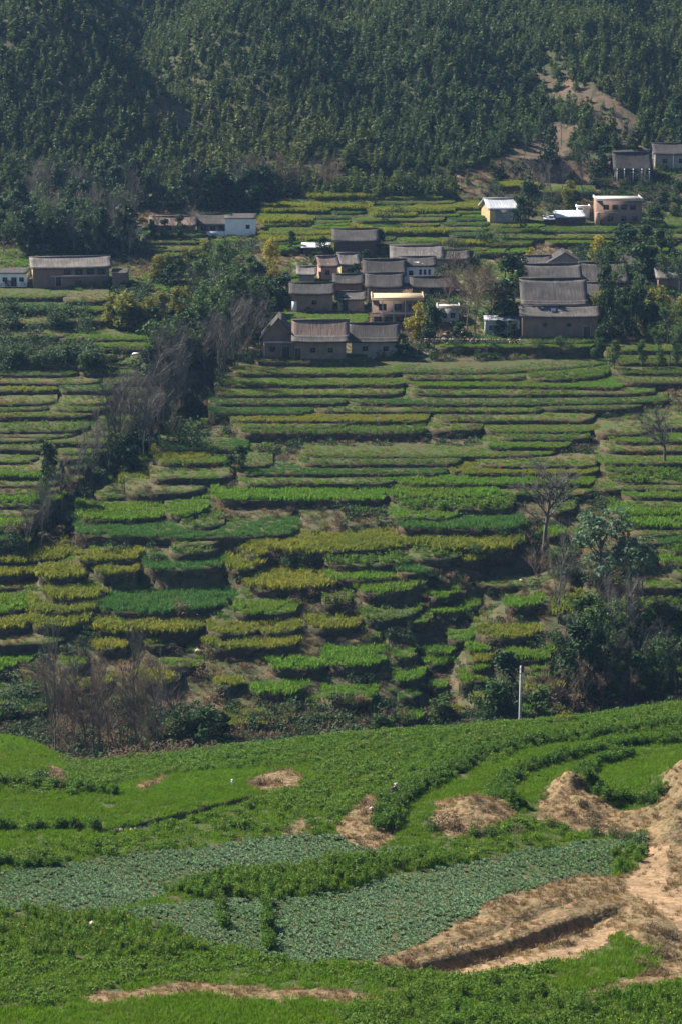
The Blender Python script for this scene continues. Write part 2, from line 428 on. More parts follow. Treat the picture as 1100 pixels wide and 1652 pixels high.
# the middle steps of the spur
for a in [(Y_,395,695,882,891,874,30), (B_,515,705,908,913,900,22), (Y_,690,842,886,890,882,20), (Y_,735,782,906,906,904,14), (Y_,395,565,949,951,942,36), (W_,528,645,935,936,933,14),
          (Y_,365,420,916,920,914,16), (Y_,395,440,898,898,894,12), (W_,575,692,957,956,944,22), (W_,640,700,926,926,922,12), (W_,375,480,990,991,988,16), (Y_,333,418,1021,1022,1019,17), (Y_,418,482,1020,1021,1018,16),
          (Y_,497,585,1014,1015,1010,18), (W_,580,682,1000,1000,990,24), (Y_,330,480,1046,1047,1043,16), (W_,525,622,1072,1075,1070,30), (W_,432,532,1080,1081,1077,14),
          (W_,408,492,1122,1123,1119,18), (W_,518,606,1131,1134,1128,26), (Y_,368,468,1174,1175,1170,24), (Y_,345,392,1108,1108,1106,12), (W_,692,772,990,989,984,16), (W_,640,698,1006,1006,1002,12),
          (W_,690,735,965,964,960,12), (W_,676,732,1056,1056,1052,12), (W_,678,732,1072,1073,1069,14), (W_,722,768,1034,1034,1030,14), (Y_,768,868,1028,1031,1027,20), (W_,752,792,1052,1052,1050,10),
          (W_,752,792,1067,1067,1065,10), (W_,752,792,1081,1081,1079,10), (W_,740,795,1100,1100,1096,14), (W_,815,888,1064,1065,1062,14), (W_,845,890,1080,1080,1079,10), (W_,850,898,1095,1095,1094,10),
          (Y_,850,902,1114,1115,1113,14), (W_,898,938,992,990,978,26), (W_,815,872,980,980,977,14), (D_,758,895,943,945,942,12), (W_,870,915,865,865,862,12), (B_,660,760,900,901,898,14),
          (W_,1045,1115,1042,1045,1042,28), (W_,1060,1112,892,893,890,16), (W_,1060,1112,909,909,907,14), (W_,1085,1115,928,928,926,12), (D_,1010,1115,948,949,947,14), (B_,1000,1115,985,986,983,16),
          (W_,1060,1115,1085,1086,1083,18), (W_,630,680,1098,1098,1096,10), (W_,690,722,1110,1110,1108,10), (W_,640,676,1126,1126,1124,10)]: ter(*a)
# the yellow-green plots on the left flank
for a in [(Y_,-15,110,902,908,902,26), (Y_,-15,60,928,930,926,16), (Y_,60,140,932,934,930,16), (Y_,120,225,905,906,903,14), (Y_,150,222,925,926,923,12), (K_,228,362,918,920,915,18), (K_,155,382,985,988,972,56),
          (Y_,70,172,964,966,962,20), (Y_,45,165,986,988,984,16), (Y_,45,140,1010,1012,1008,18), (Y_,150,328,1020,1022,1018,20), (Y_,152,208,1047,1048,1045,12), (Y_,232,284,1043,1043,1041,14),
          (W_,-15,48,988,990,984,26), (W_,-15,92,1104,1086,1052,46), (W_,92,142,1078,1078,1075,16), (Y_,-15,50,1015,1016,1013,14), (D_,270,360,878,880,877,14), (B_,272,352,892,893,890,12), (W_,-15,45,882,884,880,14),
          (Y_,225,290,1103,1103,1100,12), (D_,-15,110,1040,1041,1036,20), (W_,-15,85,1160,1155,1150,18), (D_,-15,80,948,949,946,14)]: ter(*a)
# small plots filling the bare spots of the spur
rb = random.Random(8)
def boxes_of(): return [(min(p[0][0], p[2][0]) - 3, max(p[0][0], p[2][0]) + 3, min(q[1] for q in p) - tr_ - 2, max(q[1] for q in p) + 13) for _, p, tr_, _ in T]
for x0_, x1_, r0_, r1_, crops in ((335, 900, 890, 1165, [Y_, W_, W_]), (-15, 330, 880, 1125, [Y_, Y_, W_]), (1000, 1110, 870, 1100, [W_, B_]), (640, 1000, 815, 900, [W_, B_, W_]), (120, 420, 780, 900, [Y_, W_, D_])):
    for k in range(420):
        wd_ = rb.uniform(34, 78); cx, cr = rb.uniform(x0_, x1_ - wd_), rb.uniform(r0_, r1_); td = rb.uniform(10, 15)
        if any(cx < b_[1] and cx + wd_ > b_[0] and cr - td < b_[3] and cr + 11 > b_[2] for b_ in boxes_of()): continue
        if rb.random() < .25: continue
        ter(rb.choice(crops), cx, cx + wd_, cr, cr + rb.uniform(0, 2), cr + rb.uniform(-3, 1), td)
# the slope left of the ravine: narrow, mostly fallow steps
r_ = random.Random(5)
row = 566
while row < 880:
    edge = 330 - (row - 560) * 0.95
    x = -20 + r_.uniform(-20, 10)
    while x < edge - 25:
        wd = r_.uniform(70, 190); x1 = min(x + wd, edge + r_.uniform(-10, 15))
        crop = r_.choices([D_, W_, B_, K_], [0.5, 0.32, 0.1, 0.08])[0]
        yy = row + r_.uniform(-4, 4)
        if x1 - x > 22: ter(crop, x, x1, yy, yy + r_.uniform(-1, 2), yy + r_.uniform(-2, 2), 15)
        x = x1 + r_.uniform(-6, 12)
    row += r_.uniform(11, 16)
for a in [(W_,-15,110,480), (D_,100,175,486), (W_,60,170,502), (K_,-15,90,500), (D_,-15,120,522), (W_,90,250,548), (W_,120,190,517), (D_,-15,110,545), (W_,150,255,560)]: ter(*a, tr=15)
# small fields above the village
for a in [(K_,228,332,380), (W_,228,335,391), (D_,225,330,403), (W_,250,340,413)]: ter(*a, tr=11)
row = 312
while row < 408:
    xa, xb = 420 + max(0, 345 - row) * 3.2, 790 if row > 330 else 735
    x = xa
    while x < xb - 30:
        x1 = min(xb, x + r_.uniform(60, 150))
        crop = r_.choices([W_, Y_, D_, K_], [0.55, 0.2, 0.1, 0.15])[0]
        yy = row + r_.uniform(-2.5, 2.5)
        ter(crop, x, x1, yy, yy + r_.uniform(-1, 1), yy + r_.uniform(-1, 1), 10)
        x = x1 + r_.uniform(-8, 6)
    row += r_.uniform(6.5, 9)
for a in [(W_,790,880,366), (W_,790,1110,374), (D_,800,1110,384), (W_,760,860,395), (W_,880,1000,392), (W_,760,850,408), (D_,960,1110,404), (B_,1000,1110,366), (Y_,800,870,302), (D_,850,960,310),
          (W_,420,592,521), (W_,700,960,560), (W_,980,1110,566), (B_,840,960,553), (W_,470,540,455), (W_,430,490,402)]: ter(*a, tr=14)

# ------------------------------------------------------------------ build the terrace blocks
GX0, GX1, GY0, GY1, GS = -110.0, 110.0, 296.0, 610.0, 0.5
gnx, gny = int((GX1 - GX0) / GS) + 1, int((GY1 - GY0) / GS) + 1
TOP = np.full((gnx, gny), -1e9); CARVE = np.full((gnx, gny), 1e9)
def gidx(x, y):
    return (np.clip(np.round((x - GX0) / GS).astype(int), 0, gnx - 1), np.clip(np.round((y - GY0) / GS).astype(int), 0, gny - 1))

BLOCKS = []
for crop, pts, tr, hf in T:
    pm = pts[1]
    p = march([pm[0]], [pm[1]], lambda x, y: H(x, y), 303.0)[0]
    z = p[2] + 0.15
    # front edge: the level plane z, along the traced line
    n = max(6, int(abs(pts[2][0] - pts[0][0]) * p[1] / F / 0.7))
    s = np.linspace(0, 1, n)
    X = pts[0][0] + (pts[2][0] - pts[0][0]) * s
    y0, ym, y1 = pts[0][1], pts[1][1], pts[2][1]
    R = y0 * (1 - s) * (1 - 2 * s) + ym * 4 * s * (1 - s) + y1 * s * (2 * s - 1)
    a_, s_ = ray(X, R)
    Y = (z - ZC) / s_
    wx = a_ * Y
    L = p[1] * (tr / F) / (-float(ray(pm[0], pm[1])[1])) * 1.02
    # round the two ends back into the hill and roughen the line
    wid = wx[-1] - wx[0]
    de = np.minimum(wx - wx[0], wx[-1] - wx)
    rr = min(3.0, wid * 0.3)
    back = np.where(de < rr, (1 - np.sqrt(np.clip(1 - (1 - de / rr) ** 2, 0, 1))) * min(rr, L * 0.6), 0)
    Y = Y + back + fbm(wx, Y * 0 + z * 7, 6.0, 41, 3) * (0.7 if p[1] < 385 else 0.35)
    BLOCKS.append(dict(crop=crop, x=wx, y=Y, a=a_, z=z, L=L, h=2.2 if hf is None else hf))
    for v in np.arange(-0.3, L, 0.3):
        xs = np.interp(np.linspace(0, 1, n * 3), s, wx); ys = np.interp(np.linspace(0, 1, n * 3), s, Y)
        k = (ys + v) / ys
        i, j = gidx(xs * k, ys + v)
        np.maximum.at(TOP, (i, j), z)
        np.minimum.at(CARVE, (i, j), z - 0.45)

def Hmid(x, y):
    z = Hlow(x, y)
    i, j = gidx(x, y)
    inside = (x > GX0) & (x < GX1) & (y > GY0) & (y < GY1)
    t = TOP[i, j]
    c = np.where(t > -1e8, t - 0.45, 1e9)
    return np.where(inside, np.minimum(z, c), z)

def ground(x, y):
    x = np.asarray(x, float); y = np.asarray(y, float)
    z = np.where(y > 301, Hmid(x, y), H(x, y))
    i, j = gidx(x, y)
    inside = (x > GX0) & (x < GX1) & (y > GY0) & (y < GY1)
    return np.where(inside & (TOP[i, j] > -1e8), np.maximum(z, TOP[i, j]), z)

def at(px, py, ymin=110.0):
    return march([px], [py], ground, ymin)[0]

def grid_mesh(name, x0, x1, y0, y1, st, fn, mats, mfun, sy=None):
    xs = np.arange(x0, x1 + st * 0.5, st); ys = np.arange(y0, y1 + (sy or st) * 0.5, sy or st)
    Xg, Yg = np.meshgrid(xs, ys, indexing='ij')
    Zg = fn(Xg.ravel(), Yg.ravel()).reshape(Xg.shape)
    V = np.stack([Xg.ravel(), Yg.ravel(), Zg.ravel()], 1)
    nx, ny = Xg.shape
    idx = np.arange(nx * ny).reshape(nx, ny)
    Fc = np.stack([idx[:-1, :-1].ravel(), idx[1:, :-1].ravel(), idx[1:, 1:].ravel(), idx[:-1, 1:].ravel()], 1)
    c = V[Fc].mean(1)
    return fast_mesh(name, V, Fc, mats, mfun(c), True)

# ------------------------------------------------------------------ near fields: what grows where (outlines of the plots, in photo pixels, cast onto the ground)
NEAR = [  # (crop, density per m2, polygon)
    ('wheat', 3.5, [(-60,1100),(1160,1100),(1160,1760),(-60,1760)]),
    ('beanbush', 1.5, [(100,1225),(250,1215),(420,1200),(560,1185),(720,1175),(900,1160),(1160,1130),(1160,1178),(1000,1186),(880,1205),(760,1245),(690,1275),(640,1310),(620,1340),(560,1350),(440,1350),(380,1310),(420,1290),(500,1260),(420,1240),(260,1252),(110,1285)]),
    ('beanbush', 0.9, [(-60,1248),(60,1250),(110,1262),(105,1285),(-60,1288)]),
    ('wheat', 4, [(-60,1288),(120,1284),(260,1258),(400,1242),(500,1232),(510,1262),(410,1284),(300,1312),(180,1338),(-60,1336)]),
    ('beanbush', 0.8, [(-60,1330),(160,1330),(190,1350),(420,1300),(560,1330),(470,1352),(300,1372),(150,1390),(-60,1412)]),
    ('wheat', 4, [(-60,1342),(140,1338),(190,1348),(120,1362),(-60,1376)]),
    ('cabbage', 12, [(-60,1412),(150,1388),(330,1368),(470,1350),(540,1350),(600,1362),(640,1372),(700,1366),(640,1385),(560,1400),(430,1418),(300,1438),(200,1468),(120,1478),(-60,1470)]),
    ('beantall', 2.6, [(258,1440),(380,1412),(500,1402),(600,1390),(760,1365),(790,1390),(640,1412),(560,1440),(430,1452),(330,1456)]),
    ('cabbage', 12, [(190,1475),(300,1458),(430,1452),(560,1440),(640,1412),(760,1395),(860,1368),(960,1355),(1040,1365),(1045,1390),(1010,1412),(930,1418),(820,1445),(740,1490),(660,1530),(600,1552),(470,1550),(340,1520),(250,1500)]),
    ('beantall', 1.6, [(985,1385),(1030,1380),(1045,1395),(1020,1420),(985,1418)]),
    ('wheat', 4, [(640,1345),(700,1290),(790,1235),(900,1205),(1000,1192),(1160,1178),(1160,1205),(1060,1208),(960,1235),(860,1262),(810,1312),(860,1330),(760,1365),(690,1360)]),
    ('wheat', 4.5, [(820,1318),(830,1290),(900,1255),(940,1248),(930,1290),(860,1330)]),
    ('wheat', 4.5, [(945,1305),(945,1250),(1000,1225),(1160,1208),(1160,1300),(1060,1312),(1000,1312)]),
    ('beanbush', 0.5, [(700,1345),(860,1325),(1000,1330),(990,1360),(860,1372),(760,1390),(690,1385)]),
    ('tan', 0, [(700,1350),(702,1306),(780,1288),(840,1330),(800,1345),(735,1358)]),
    ('tan', 0, [(855,1336),(880,1300),(930,1256),(950,1300),(1000,1318),(1060,1320),(1050,1358),(990,1352),(900,1338)]),
    ('tan', 0, [(1060,1330),(1070,1280),(1100,1255),(1180,1240),(1180,1540),(1090,1580),(1050,1575),(1010,1520),(960,1500),(720,1560),(640,1560),(480,1556),(470,1550),(600,1552),(660,1530),(740,1490),(820,1445),(930,1418),(1010,1412),(1045,1392),(1040,1360)]),
    ('tan', 0, [(535,1352),(560,1325),(590,1300),(575,1290),(620,1285),(625,1330),(640,1362),(600,1376),(560,1362)]),
    ('tan', 0, [(395,1266),(430,1250),(470,1240),(492,1262),(470,1274),(420,1276)]),
    ('tan', 0, [(455,1350),(485,1322),(500,1340),(480,1352)]),
    ('tan', 0, [(210,1272),(262,1250),(278,1254),(240,1278)]),
    ('tan', 0, [(70,1262),(80,1240),(105,1248),(108,1272),(85,1275)]),
    ('tan', 0, [(640,1562),(720,1538),(840,1500),(960,1474),(990,1490),(960,1530),(880,1552),(720,1578)]),
    ('path', 0, [(690,1575),(770,1556),(900,1532),(985,1500),(1000,1512),(930,1545),(850,1568),(740,1582)]),
    ('path', 0, [(1010,1420),(1045,1385),(1075,1390),(1070,1440),(1110,1430),(1180,1450),(1180,1520),(1090,1500),(1060,1470),(1020,1450)]),
    ('beanlow', 2.6, [(-60,1530),(120,1500),(260,1510),(350,1525),(470,1552),(640,1562),(760,1572),(900,1550),(960,1560),(860,1600),(700,1600),(560,1590),(400,1580),(200,1590),(130,1615),(-60,1640)]),
    ('beantall', 1.5, [(-60,1480),(60,1470),(180,1480),(300,1505),(330,1540),(180,1548),(-60,1545)]),
    ('wheat', 4.5, [(865,1590),(905,1558),(1000,1525),(1055,1540),(1058,1568),(960,1592),(880,1604)]),
    ('tan', 0, [(130,1612),(160,1602),(330,1586),(520,1598),(632,1612),(600,1624),(480,1618),(340,1606),(230,1616),(140,1626)]),
    ('tan', 0, [(930,1604),(1000,1580),(1060,1570),(1180,1560),(1180,1572),(1080,1584),(1000,1600),(950,1612)]),
    ('wheat', 5, [(-60,1640),(140,1624),(340,1606),(480,1618),(600,1624),(640,1760),(-60,1760)]),
    ('broadbean', 1.8, [(560,1640),(640,1612),(760,1580),(870,1604),(950,1618),(940,1760),(520,1760)]),
    ('beantall', 1.5, [(940,1650),(960,1614),(1080,1588),(1180,1572),(1180,1760),(940,1760)]),
]
HEDGES = [  # taller bean rows edging the wheat steps
    ([(620,1345),(640,1300),(700,1258),(780,1222),(870,1200),(1000,1182),(1160,1165)], 1.1),
    ([(835,1318),(800,1302),(806,1272),(850,1242),(920,1225),(1000,1205),(1080,1198),(1160,1194)], 0.9),
    ([(1060,1310),(980,1310),(945,1290),(935,1260),(955,1240),(1010,1222)], 0.8),
    ([(-60,1338),(60,1336),(160,1334)], 0.5), ([(-60,1392),(40,1402),(90,1400)], 0.6), ([(-60,1262),(60,1272),(180,1282)], 0.5),
    ([(560,1420),(600,1400)], 0.8), ([(350,1440),(360,1500)], 0.22), ([(428,1455),(434,1535)], 0.22),
]
NAMES = [n[0] for n in NEAR]
HW = [(wline(p), wd) for p, wd in HEDGES]

def near_label(x, y, z=None):
    z = H0(x, y) if z is None else z
    px, py = project(x, y, z)
    lab = np.zeros(np.shape(x), int)
    for k, (c, d, poly) in enumerate(NEAR):
        lab[inpoly(px, py, poly)] = k
    return lab
# outlines are laid out on the smooth slope, so bumps and ditches do not shift them
def near_midx(c):
    # wobble the outlines a little
    x = c[:, 0] + fbm(c[:, 0], c[:, 1], 1.6, 77, 2) * 0.35; y = c[:, 1] + fbm(c[:, 0], c[:, 1], 2.2, 78, 2) * 0.9
    lab = near_label(x, y)
    is_tan = np.array([n == 'tan' for n in NAMES])[lab]; is_path = np.array([n == 'path' for n in NAMES])[lab]
    return np.where(is_path, 2, np.where(is_tan, 1, 0))

ng = grid_mesh('near_fields', -76, 76, 96, 298, 0.4, H, [M['soil'], M['tan'], M['path']], near_midx)
link('near_fields', ng, kind='structure', label='near hillside of green crop plots and dry banks')

YARD = [(420,500),(640,480),(720,500),(760,480),(830,500),(830,560),(720,575),(640,570),(420,585)]
def mid_midx(c):
    px, py = project(c[:, 0], c[:, 1], c[:, 2])
    f = np.zeros(len(c), int)
    f[inpoly(px, py, [(480,400),(760,395),(960,400),(1110,440),(1110,560),(820,565),(640,575),(420,585),(440,500)])] = 1
    f[inpoly(px, py, [(800,230),(1110,225),(1110,330),(900,345),(860,310),(740,310),(730,290)])] = 2
    f[inpoly(px, py, [(700,525),(770,520),(780,545),(700,555)])] = 2
    return f
mg = grid_mesh('terraced_hill', -130, 130, 298, 605, 0.65, Hmid, [M['hill'], M['yard'], M['clearing']], mid_midx)
link('terraced_hill', mg, kind='structure', label='far hillside carrying the terraces and the village')

CLEAR = [[(214,146),(245,146),(275,160),(300,180),(335,202),(325,218),(290,203),(245,188),(215,165)],
         [(838,118),(870,114),(960,148),(1010,172),(1035,200),(1030,240),(1000,235),(960,185),(890,155),(850,140)],
         [(730,285),(800,255),(880,235),(900,270),(1110,225),(1110,330),(740,330)],
         [(820,235),(890,195),(930,200),(900,290),(830,280)], [(380,250),(560,265),(560,300),(420,300)], [(215,60),(240,55),(245,85),(220,90)]]
def far_midx(c):
    px, py = project(c[:, 0], c[:, 1], c[:, 2])
    f = np.zeros(len(c), int)
    for p in CLEAR: f[inpoly(px, py, p)] = 1
    f[inpoly(px, py, [(380,250),(560,265),(560,300),(420,300)])] = 0
    return f
fg = grid_mesh('forest_hill', -320, 320, 605, 1100, 2.5, Hmid, [M['forestfloor'], M['clearing']], far_midx)
link('forest_hill', fg, kind='structure', label='steep forested hillside behind the village')
# the wider land round about, one coarse sheet a little below the detailed ground
def wide(x, y):
    z = H0(x, y) + np.clip((y - 612) / 60, 0, 1) * (fbm(x, y, 70, 21) * 9)
    inn = (np.abs(x) < 70) & (y < 298) & (y > 100) | (np.abs(x) < 120) & (y >= 290) & (y < 610) | (np.abs(x) < 305) & (y >= 600) & (y < 1085)
    return np.where(inn, z - 25, z - 1.0)
wg = grid_mesh('ground', -700, 700, 20, 1450, 10, wide, [M['hill']], lambda c: np.zeros(len(c), int))
link('ground', wg, kind='structure', label='wide scrubby land round the fields')

# terrace meshes
for b in BLOCKS:
    x, y, z, L, h = b['x'], b['y'], b['z'], b['L'] + 1.5, b['h']
    n = len(x)
    V, Fc, mi = [], [], []
    nv = 5
    for k in range(nv):
        v = L * k / (nv - 1)
        kk = (y + v) / y
        xx, yy = x * kk, y + v
        zz = np.full(n, z) + fbm(xx, yy, 2.5, 51, 2) * 0.12 - (0.06 if k == 0 else 0) + 0.02 * v
        V.append(np.stack([xx, yy, zz], 1))
    lean = [(0.0, 0.0), (0.12, -0.06), (0.22, 0.02), (0.36, 0.25)]
    for k in range(1, 4):
        f = lean[k][0]
        dz = h * k / 3
        yy = y - 0.10 * h * k / 3 + fbm(x, y * 0 + z + k * 3.1, 1.3, 61, 2) * 0.28
        V.append(np.stack([x * yy / y, yy, z - dz + fbm(x, yy, 1.5, 62, 2) * 0.1], 1))
    V = np.concatenate(V)
    idx = np.arange(nv * n).reshape(nv, n)
    for k in range(nv - 1):
        q = np.stack([idx[k, :-1], idx[k, 1:], idx[k + 1, 1:], idx[k + 1, :-1]], 1); Fc.append(q); mi += [0] * (n - 1)
    rows = [idx[0]] + [np.arange(nv * n + k * n, nv * n + (k + 1) * n) for k in range(3)]
    for k in range(3):
        q = np.stack([rows[k + 1][:-1], rows[k + 1][1:], rows[k][1:], rows[k][:-1]], 1); Fc.append(q); mi += [1] * (n - 1)
    me = fast_mesh('terrace', V, np.concatenate(Fc), [M['fallow'] if b['crop'] == D_ else M['soil'], M['riser']], mi, False)
    link('terrace', me, kind='structure')

# ------------------------------------------------------------------ plant meshes
def leaf_cards(base, tip, width, droop=None):
    """arrays of blades: base and tip points -> quads bent in the middle (3 cross lines)"""
    n = len(base)
    d = tip - base
    side = np.cross(d, np.array([0, 0, 1.0])); ln = np.linalg.norm(side, axis=1, keepdims=True)
    rnd = rng.normal(size=(n, 3)); side = np.where(ln > 1e-3, side / np.maximum(ln, 1e-6), rnd / np.linalg.norm(rnd, axis=1, keepdims=True))
    ang = rng.uniform(-0.7, 0.7, (n, 1))
    up = np.cross(side, d); up /= np.maximum(np.linalg.norm(up, axis=1, keepdims=True), 1e-6)
    side = side * np.cos(ang) + up * np.sin(ang)
    wv = side * np.reshape(width, (-1, 1)) * 0.5
    mid = base + d * 0.5 + np.array([0, 0, 1.0]) * (np.linalg.norm(d, axis=1, keepdims=True) * 0.12)
    V = np.stack([base, mid - wv, tip, mid + wv], 1).reshape(-1, 3)
    i = np.arange(n)[:, None] * 4
    Fc = np.concatenate([i + np.array([[0, 1, 3]]), i + np.array([[1, 2, 3]])], 0)
    return V, Fc

def merge(parts):
    V, Fc, mi, o = [], [], [], 0
    for k, (v, f) in enumerate(parts):
        V.append(v); Fc.append(f + o); mi += [k] * len(f); o += len(v)
    return np.concatenate(V), np.concatenate(Fc), mi

def quad2tri(q): return np.concatenate([q[:, [0, 1, 2]], q[:, [0, 2, 3]]])

def grass_patch(n, rad, h, wd, lean=0.35):
    a = rng.uniform(0, 2 * np.pi, n); r = rad * np.sqrt(rng.uniform(0, 1, n))
    b = np.stack([r * np.cos(a), r * np.sin(a), np.zeros(n) - 0.05], 1)
    a2 = rng.uniform(0, 2 * np.pi, n); hh = h * rng.uniform(0.65, 1.15, n); l = hh * rng.uniform(0.1, 1, n) * lean * 2
    t = b + np.stack([l * np.cos(a2), l * np.sin(a2), hh], 1)
    return leaf_cards(b, t, wd * rng.uniform(0.7, 1.3, n))

def rosette(n, r, h, wd):
    a = np.arange(n) * 2.4 + rng.uniform(0, .5, n); rr = r * rng.uniform(0.5, 1, n)
    b = np.stack([0.03 * np.cos(a), 0.03 * np.sin(a), rng.uniform(0, h * .5, n)], 1)
    t = np.stack([rr * np.cos(a), rr * np.sin(a), h * rng.uniform(0.4, 1.1, n)], 1)
    return leaf_cards(b, t, wd * rng.uniform(0.8, 1.2, n))

def leafy(n, rx, rz, zc, size, shell=0.35, down=0.0):
    """leaf cards through an uneven ellipsoid"""
    d = rng.normal(size=(n, 3)); d /= np.linalg.norm(d, axis=1, keepdims=True)
    r = rng.uniform(shell, 1, (n, 1)) ** 0.6
    p = d * r * np.array([rx, rx, rz]) + np.array([0, 0, zc])
    o = rng.normal(size=(n, 3)) * 0.7 + d * 0.6 + np.array([0, 0, -down]); o /= np.linalg.norm(o, axis=1, keepdims=True)
    sz = size * rng.uniform(0.6, 1.4, n)
    return leaf_cards(p - o * sz[:, None] * .5, p + o * sz[:, None] * .5, sz * 0.55)

def clumps(cs, n, size, flat=0.75, down=0.1):
    """leaf cards gathered into clumps (x, y, z, r)"""
    out = []
    tot = sum(c[3] ** 2 for c in cs)
    for c in cs:
        k = max(6, int(n * c[3] ** 2 / tot))
        v, f = leafy(k, c[3], c[3] * flat, 0, size, 0.45, down)
        out.append((v + np.array(c[:3]), f))
    v, f, _ = merge(out)
    return v, f

def tube(p0, p1, r0, r1, k=4):
    p0 = np.array(p0, float); p1 = np.array(p1, float); d = p1 - p0; d /= np.linalg.norm(d) + 1e-9
    u = np.cross(d, [0.3, 0.9, 0.1]); u /= np.linalg.norm(u) + 1e-9; w_ = np.cross(d, u)
    a = np.arange(k) * 2 * np.pi / k
    ring = np.cos(a)[:, None] * u + np.sin(a)[:, None] * w_
    V = np.concatenate([p0 + ring * r0, p1 + ring * r1])
    i = np.arange(k); j = (i + 1) % k
    return V, quad2tri(np.stack([i, j, j + k, i + k], 1))

def branch_tree(h, spread, levels, kids, r, up=0.35, first=0.3, seed=0):
    R = random.Random(seed)
    trunk, twigs = [], []
    def grow(p, d, ln, rad, lv):
        segs = 3 if lv == 0 else 2
        pts = [p]; q = p.copy(); dd = d.copy()
        for s in range(segs):
            dd = dd + np.array([R.gauss(0, .10), R.gauss(0, .10), 0.04]); dd /= np.linalg.norm(dd)
            q2 = q + dd * ln / segs
            r0 = rad * (1 - 0.55 * s / segs); r1 = rad * (1 - 0.55 * (s + 1) / segs)
            (trunk if lv <= 1 else twigs).append(tube(q, q2, r0, r1, 5 if lv == 0 else 3))
            q = q2; pts.append(q)
        if lv >= levels: return
        for k in range(kids[lv]):
            f = R.uniform(first if lv == 0 else 0.25, 1.0)
            i = min(int(f * segs), segs - 1); ff = f * segs - i
            b = pts[i] * (1 - ff) + pts[i + 1] * ff
            a = R.uniform(0, 6.28); ang = R.uniform(0.4, 0.9) * spread
            u = np.cross(dd, [0.1, 0.2, 1.0]); u /= np.linalg.norm(u) + 1e-9; w_ = np.cross(dd, u)
            nd = dd * math.cos(ang) + (u * math.cos(a) + w_ * math.sin(a)) * math.sin(ang) + np.array([0, 0, up * .3]); nd /= np.linalg.norm(nd)
            grow(b, nd, ln * R.uniform(0.38, 0.62) * (1.15 - 0.45 * f), max(rad * 0.45, 0.014), lv + 1)
    grow(np.zeros(3), np.array([R.gauss(0, .04), R.gauss(0, .04), 1.0]), h * 0.82, r, 0)
    return trunk, twigs

def to_mesh(name, part_list, mat):
    v, f, _ = merge(part_list)
    return fast_mesh(name, v, f, [mat])

# ------------------------------------------------------------------ uncountable plants: one point cloud per kind with instances
LIB = bpy.data.collections.new('plant_sources')      # never linked to the scene itself
def source(name, parts, mats):
    c = bpy.data.collections.new(name)
    for k, p in enumerate(parts):
        me = fast_mesh(name, p[0], p[1], mats if isinstance(mats, list) else [mats], p[2] if len(p) > 2 else None)
        o = bpy.data.objects.new('%s_%02d' % (name, k), me); c.objects.link(o)
    return c

def scatter(name, coll, nvar, pts, scl, label, cat, rot=None):
    n = len(pts)
    if n == 0: return
    me = bpy.data.meshes.new(name)
    me.vertices.add(n); me.vertices.foreach_set('co', np.asarray(pts, np.float32).ravel())
    if rot is None:
        rot = np.stack([rng.normal(0, .08, n), rng.normal(0, .08, n), rng.uniform(0, 6.28, n)], 1)
    scl = np.asarray(scl, float)
    if scl.ndim == 1: scl = np.stack([scl] * 3, 1)
    for nm, arr in (('rot', rot), ('scl', scl)):
        at_ = me.attributes.new(nm, 'FLOAT_VECTOR', 'POINT'); at_.data.foreach_set('vector', np.asarray(arr, np.float32).ravel())
    ai = me.attributes.new('idx', 'INT', 'POINT'); ai.data.foreach_set('value', rng.integers(0, nvar, n).astype(np.int32))
    o = link(name, me, label=label, cat=cat, kind='stuff')
    g = bpy.data.node_groups.new(name, 'GeometryNodeTree')
    g.interface.new_socket('Geometry', in_out='INPUT', socket_type='NodeSocketGeometry')
    g.interface.new_socket('Geometry', in_out='OUTPUT', socket_type='NodeSocketGeometry')
    gi = g.nodes.new('NodeGroupInput'); go = g.nodes.new('NodeGroupOutput')
    iop = g.nodes.new('GeometryNodeInstanceOnPoints'); ci = g.nodes.new('GeometryNodeCollectionInfo')
    ci.inputs['Collection'].default_value = coll
    ci.inputs['Separate Children'].default_value = True; ci.inputs['Reset Children'].default_value = True
    iop.inputs['Pick Instance'].default_value = True
    def na(nm, dt):
        q = g.nodes.new('GeometryNodeInputNamedAttribute'); q.data_type = dt; q.inputs[0].default_value = nm
        return q.outputs[0]
    g.links.new(gi.outputs[0], iop.inputs['Points']); g.links.new(ci.outputs[0], iop.inputs['Instance'])
    g.links.new(na('idx', 'INT'), iop.inputs['Instance Index'])
    e2r = g.nodes.new('FunctionNodeEulerToRotation'); g.links.new(na('rot', 'FLOAT_VECTOR'), e2r.inputs[0])
    g.links.new(e2r.outputs[0], iop.inputs['Rotation']); g.links.new(na('scl', 'FLOAT_VECTOR'), iop.inputs['Scale'])
    g.links.new(iop.outputs[0], go.inputs[0])
    md = o.modifiers.new('plants', 'NODES'); md.node_group = g
    return o

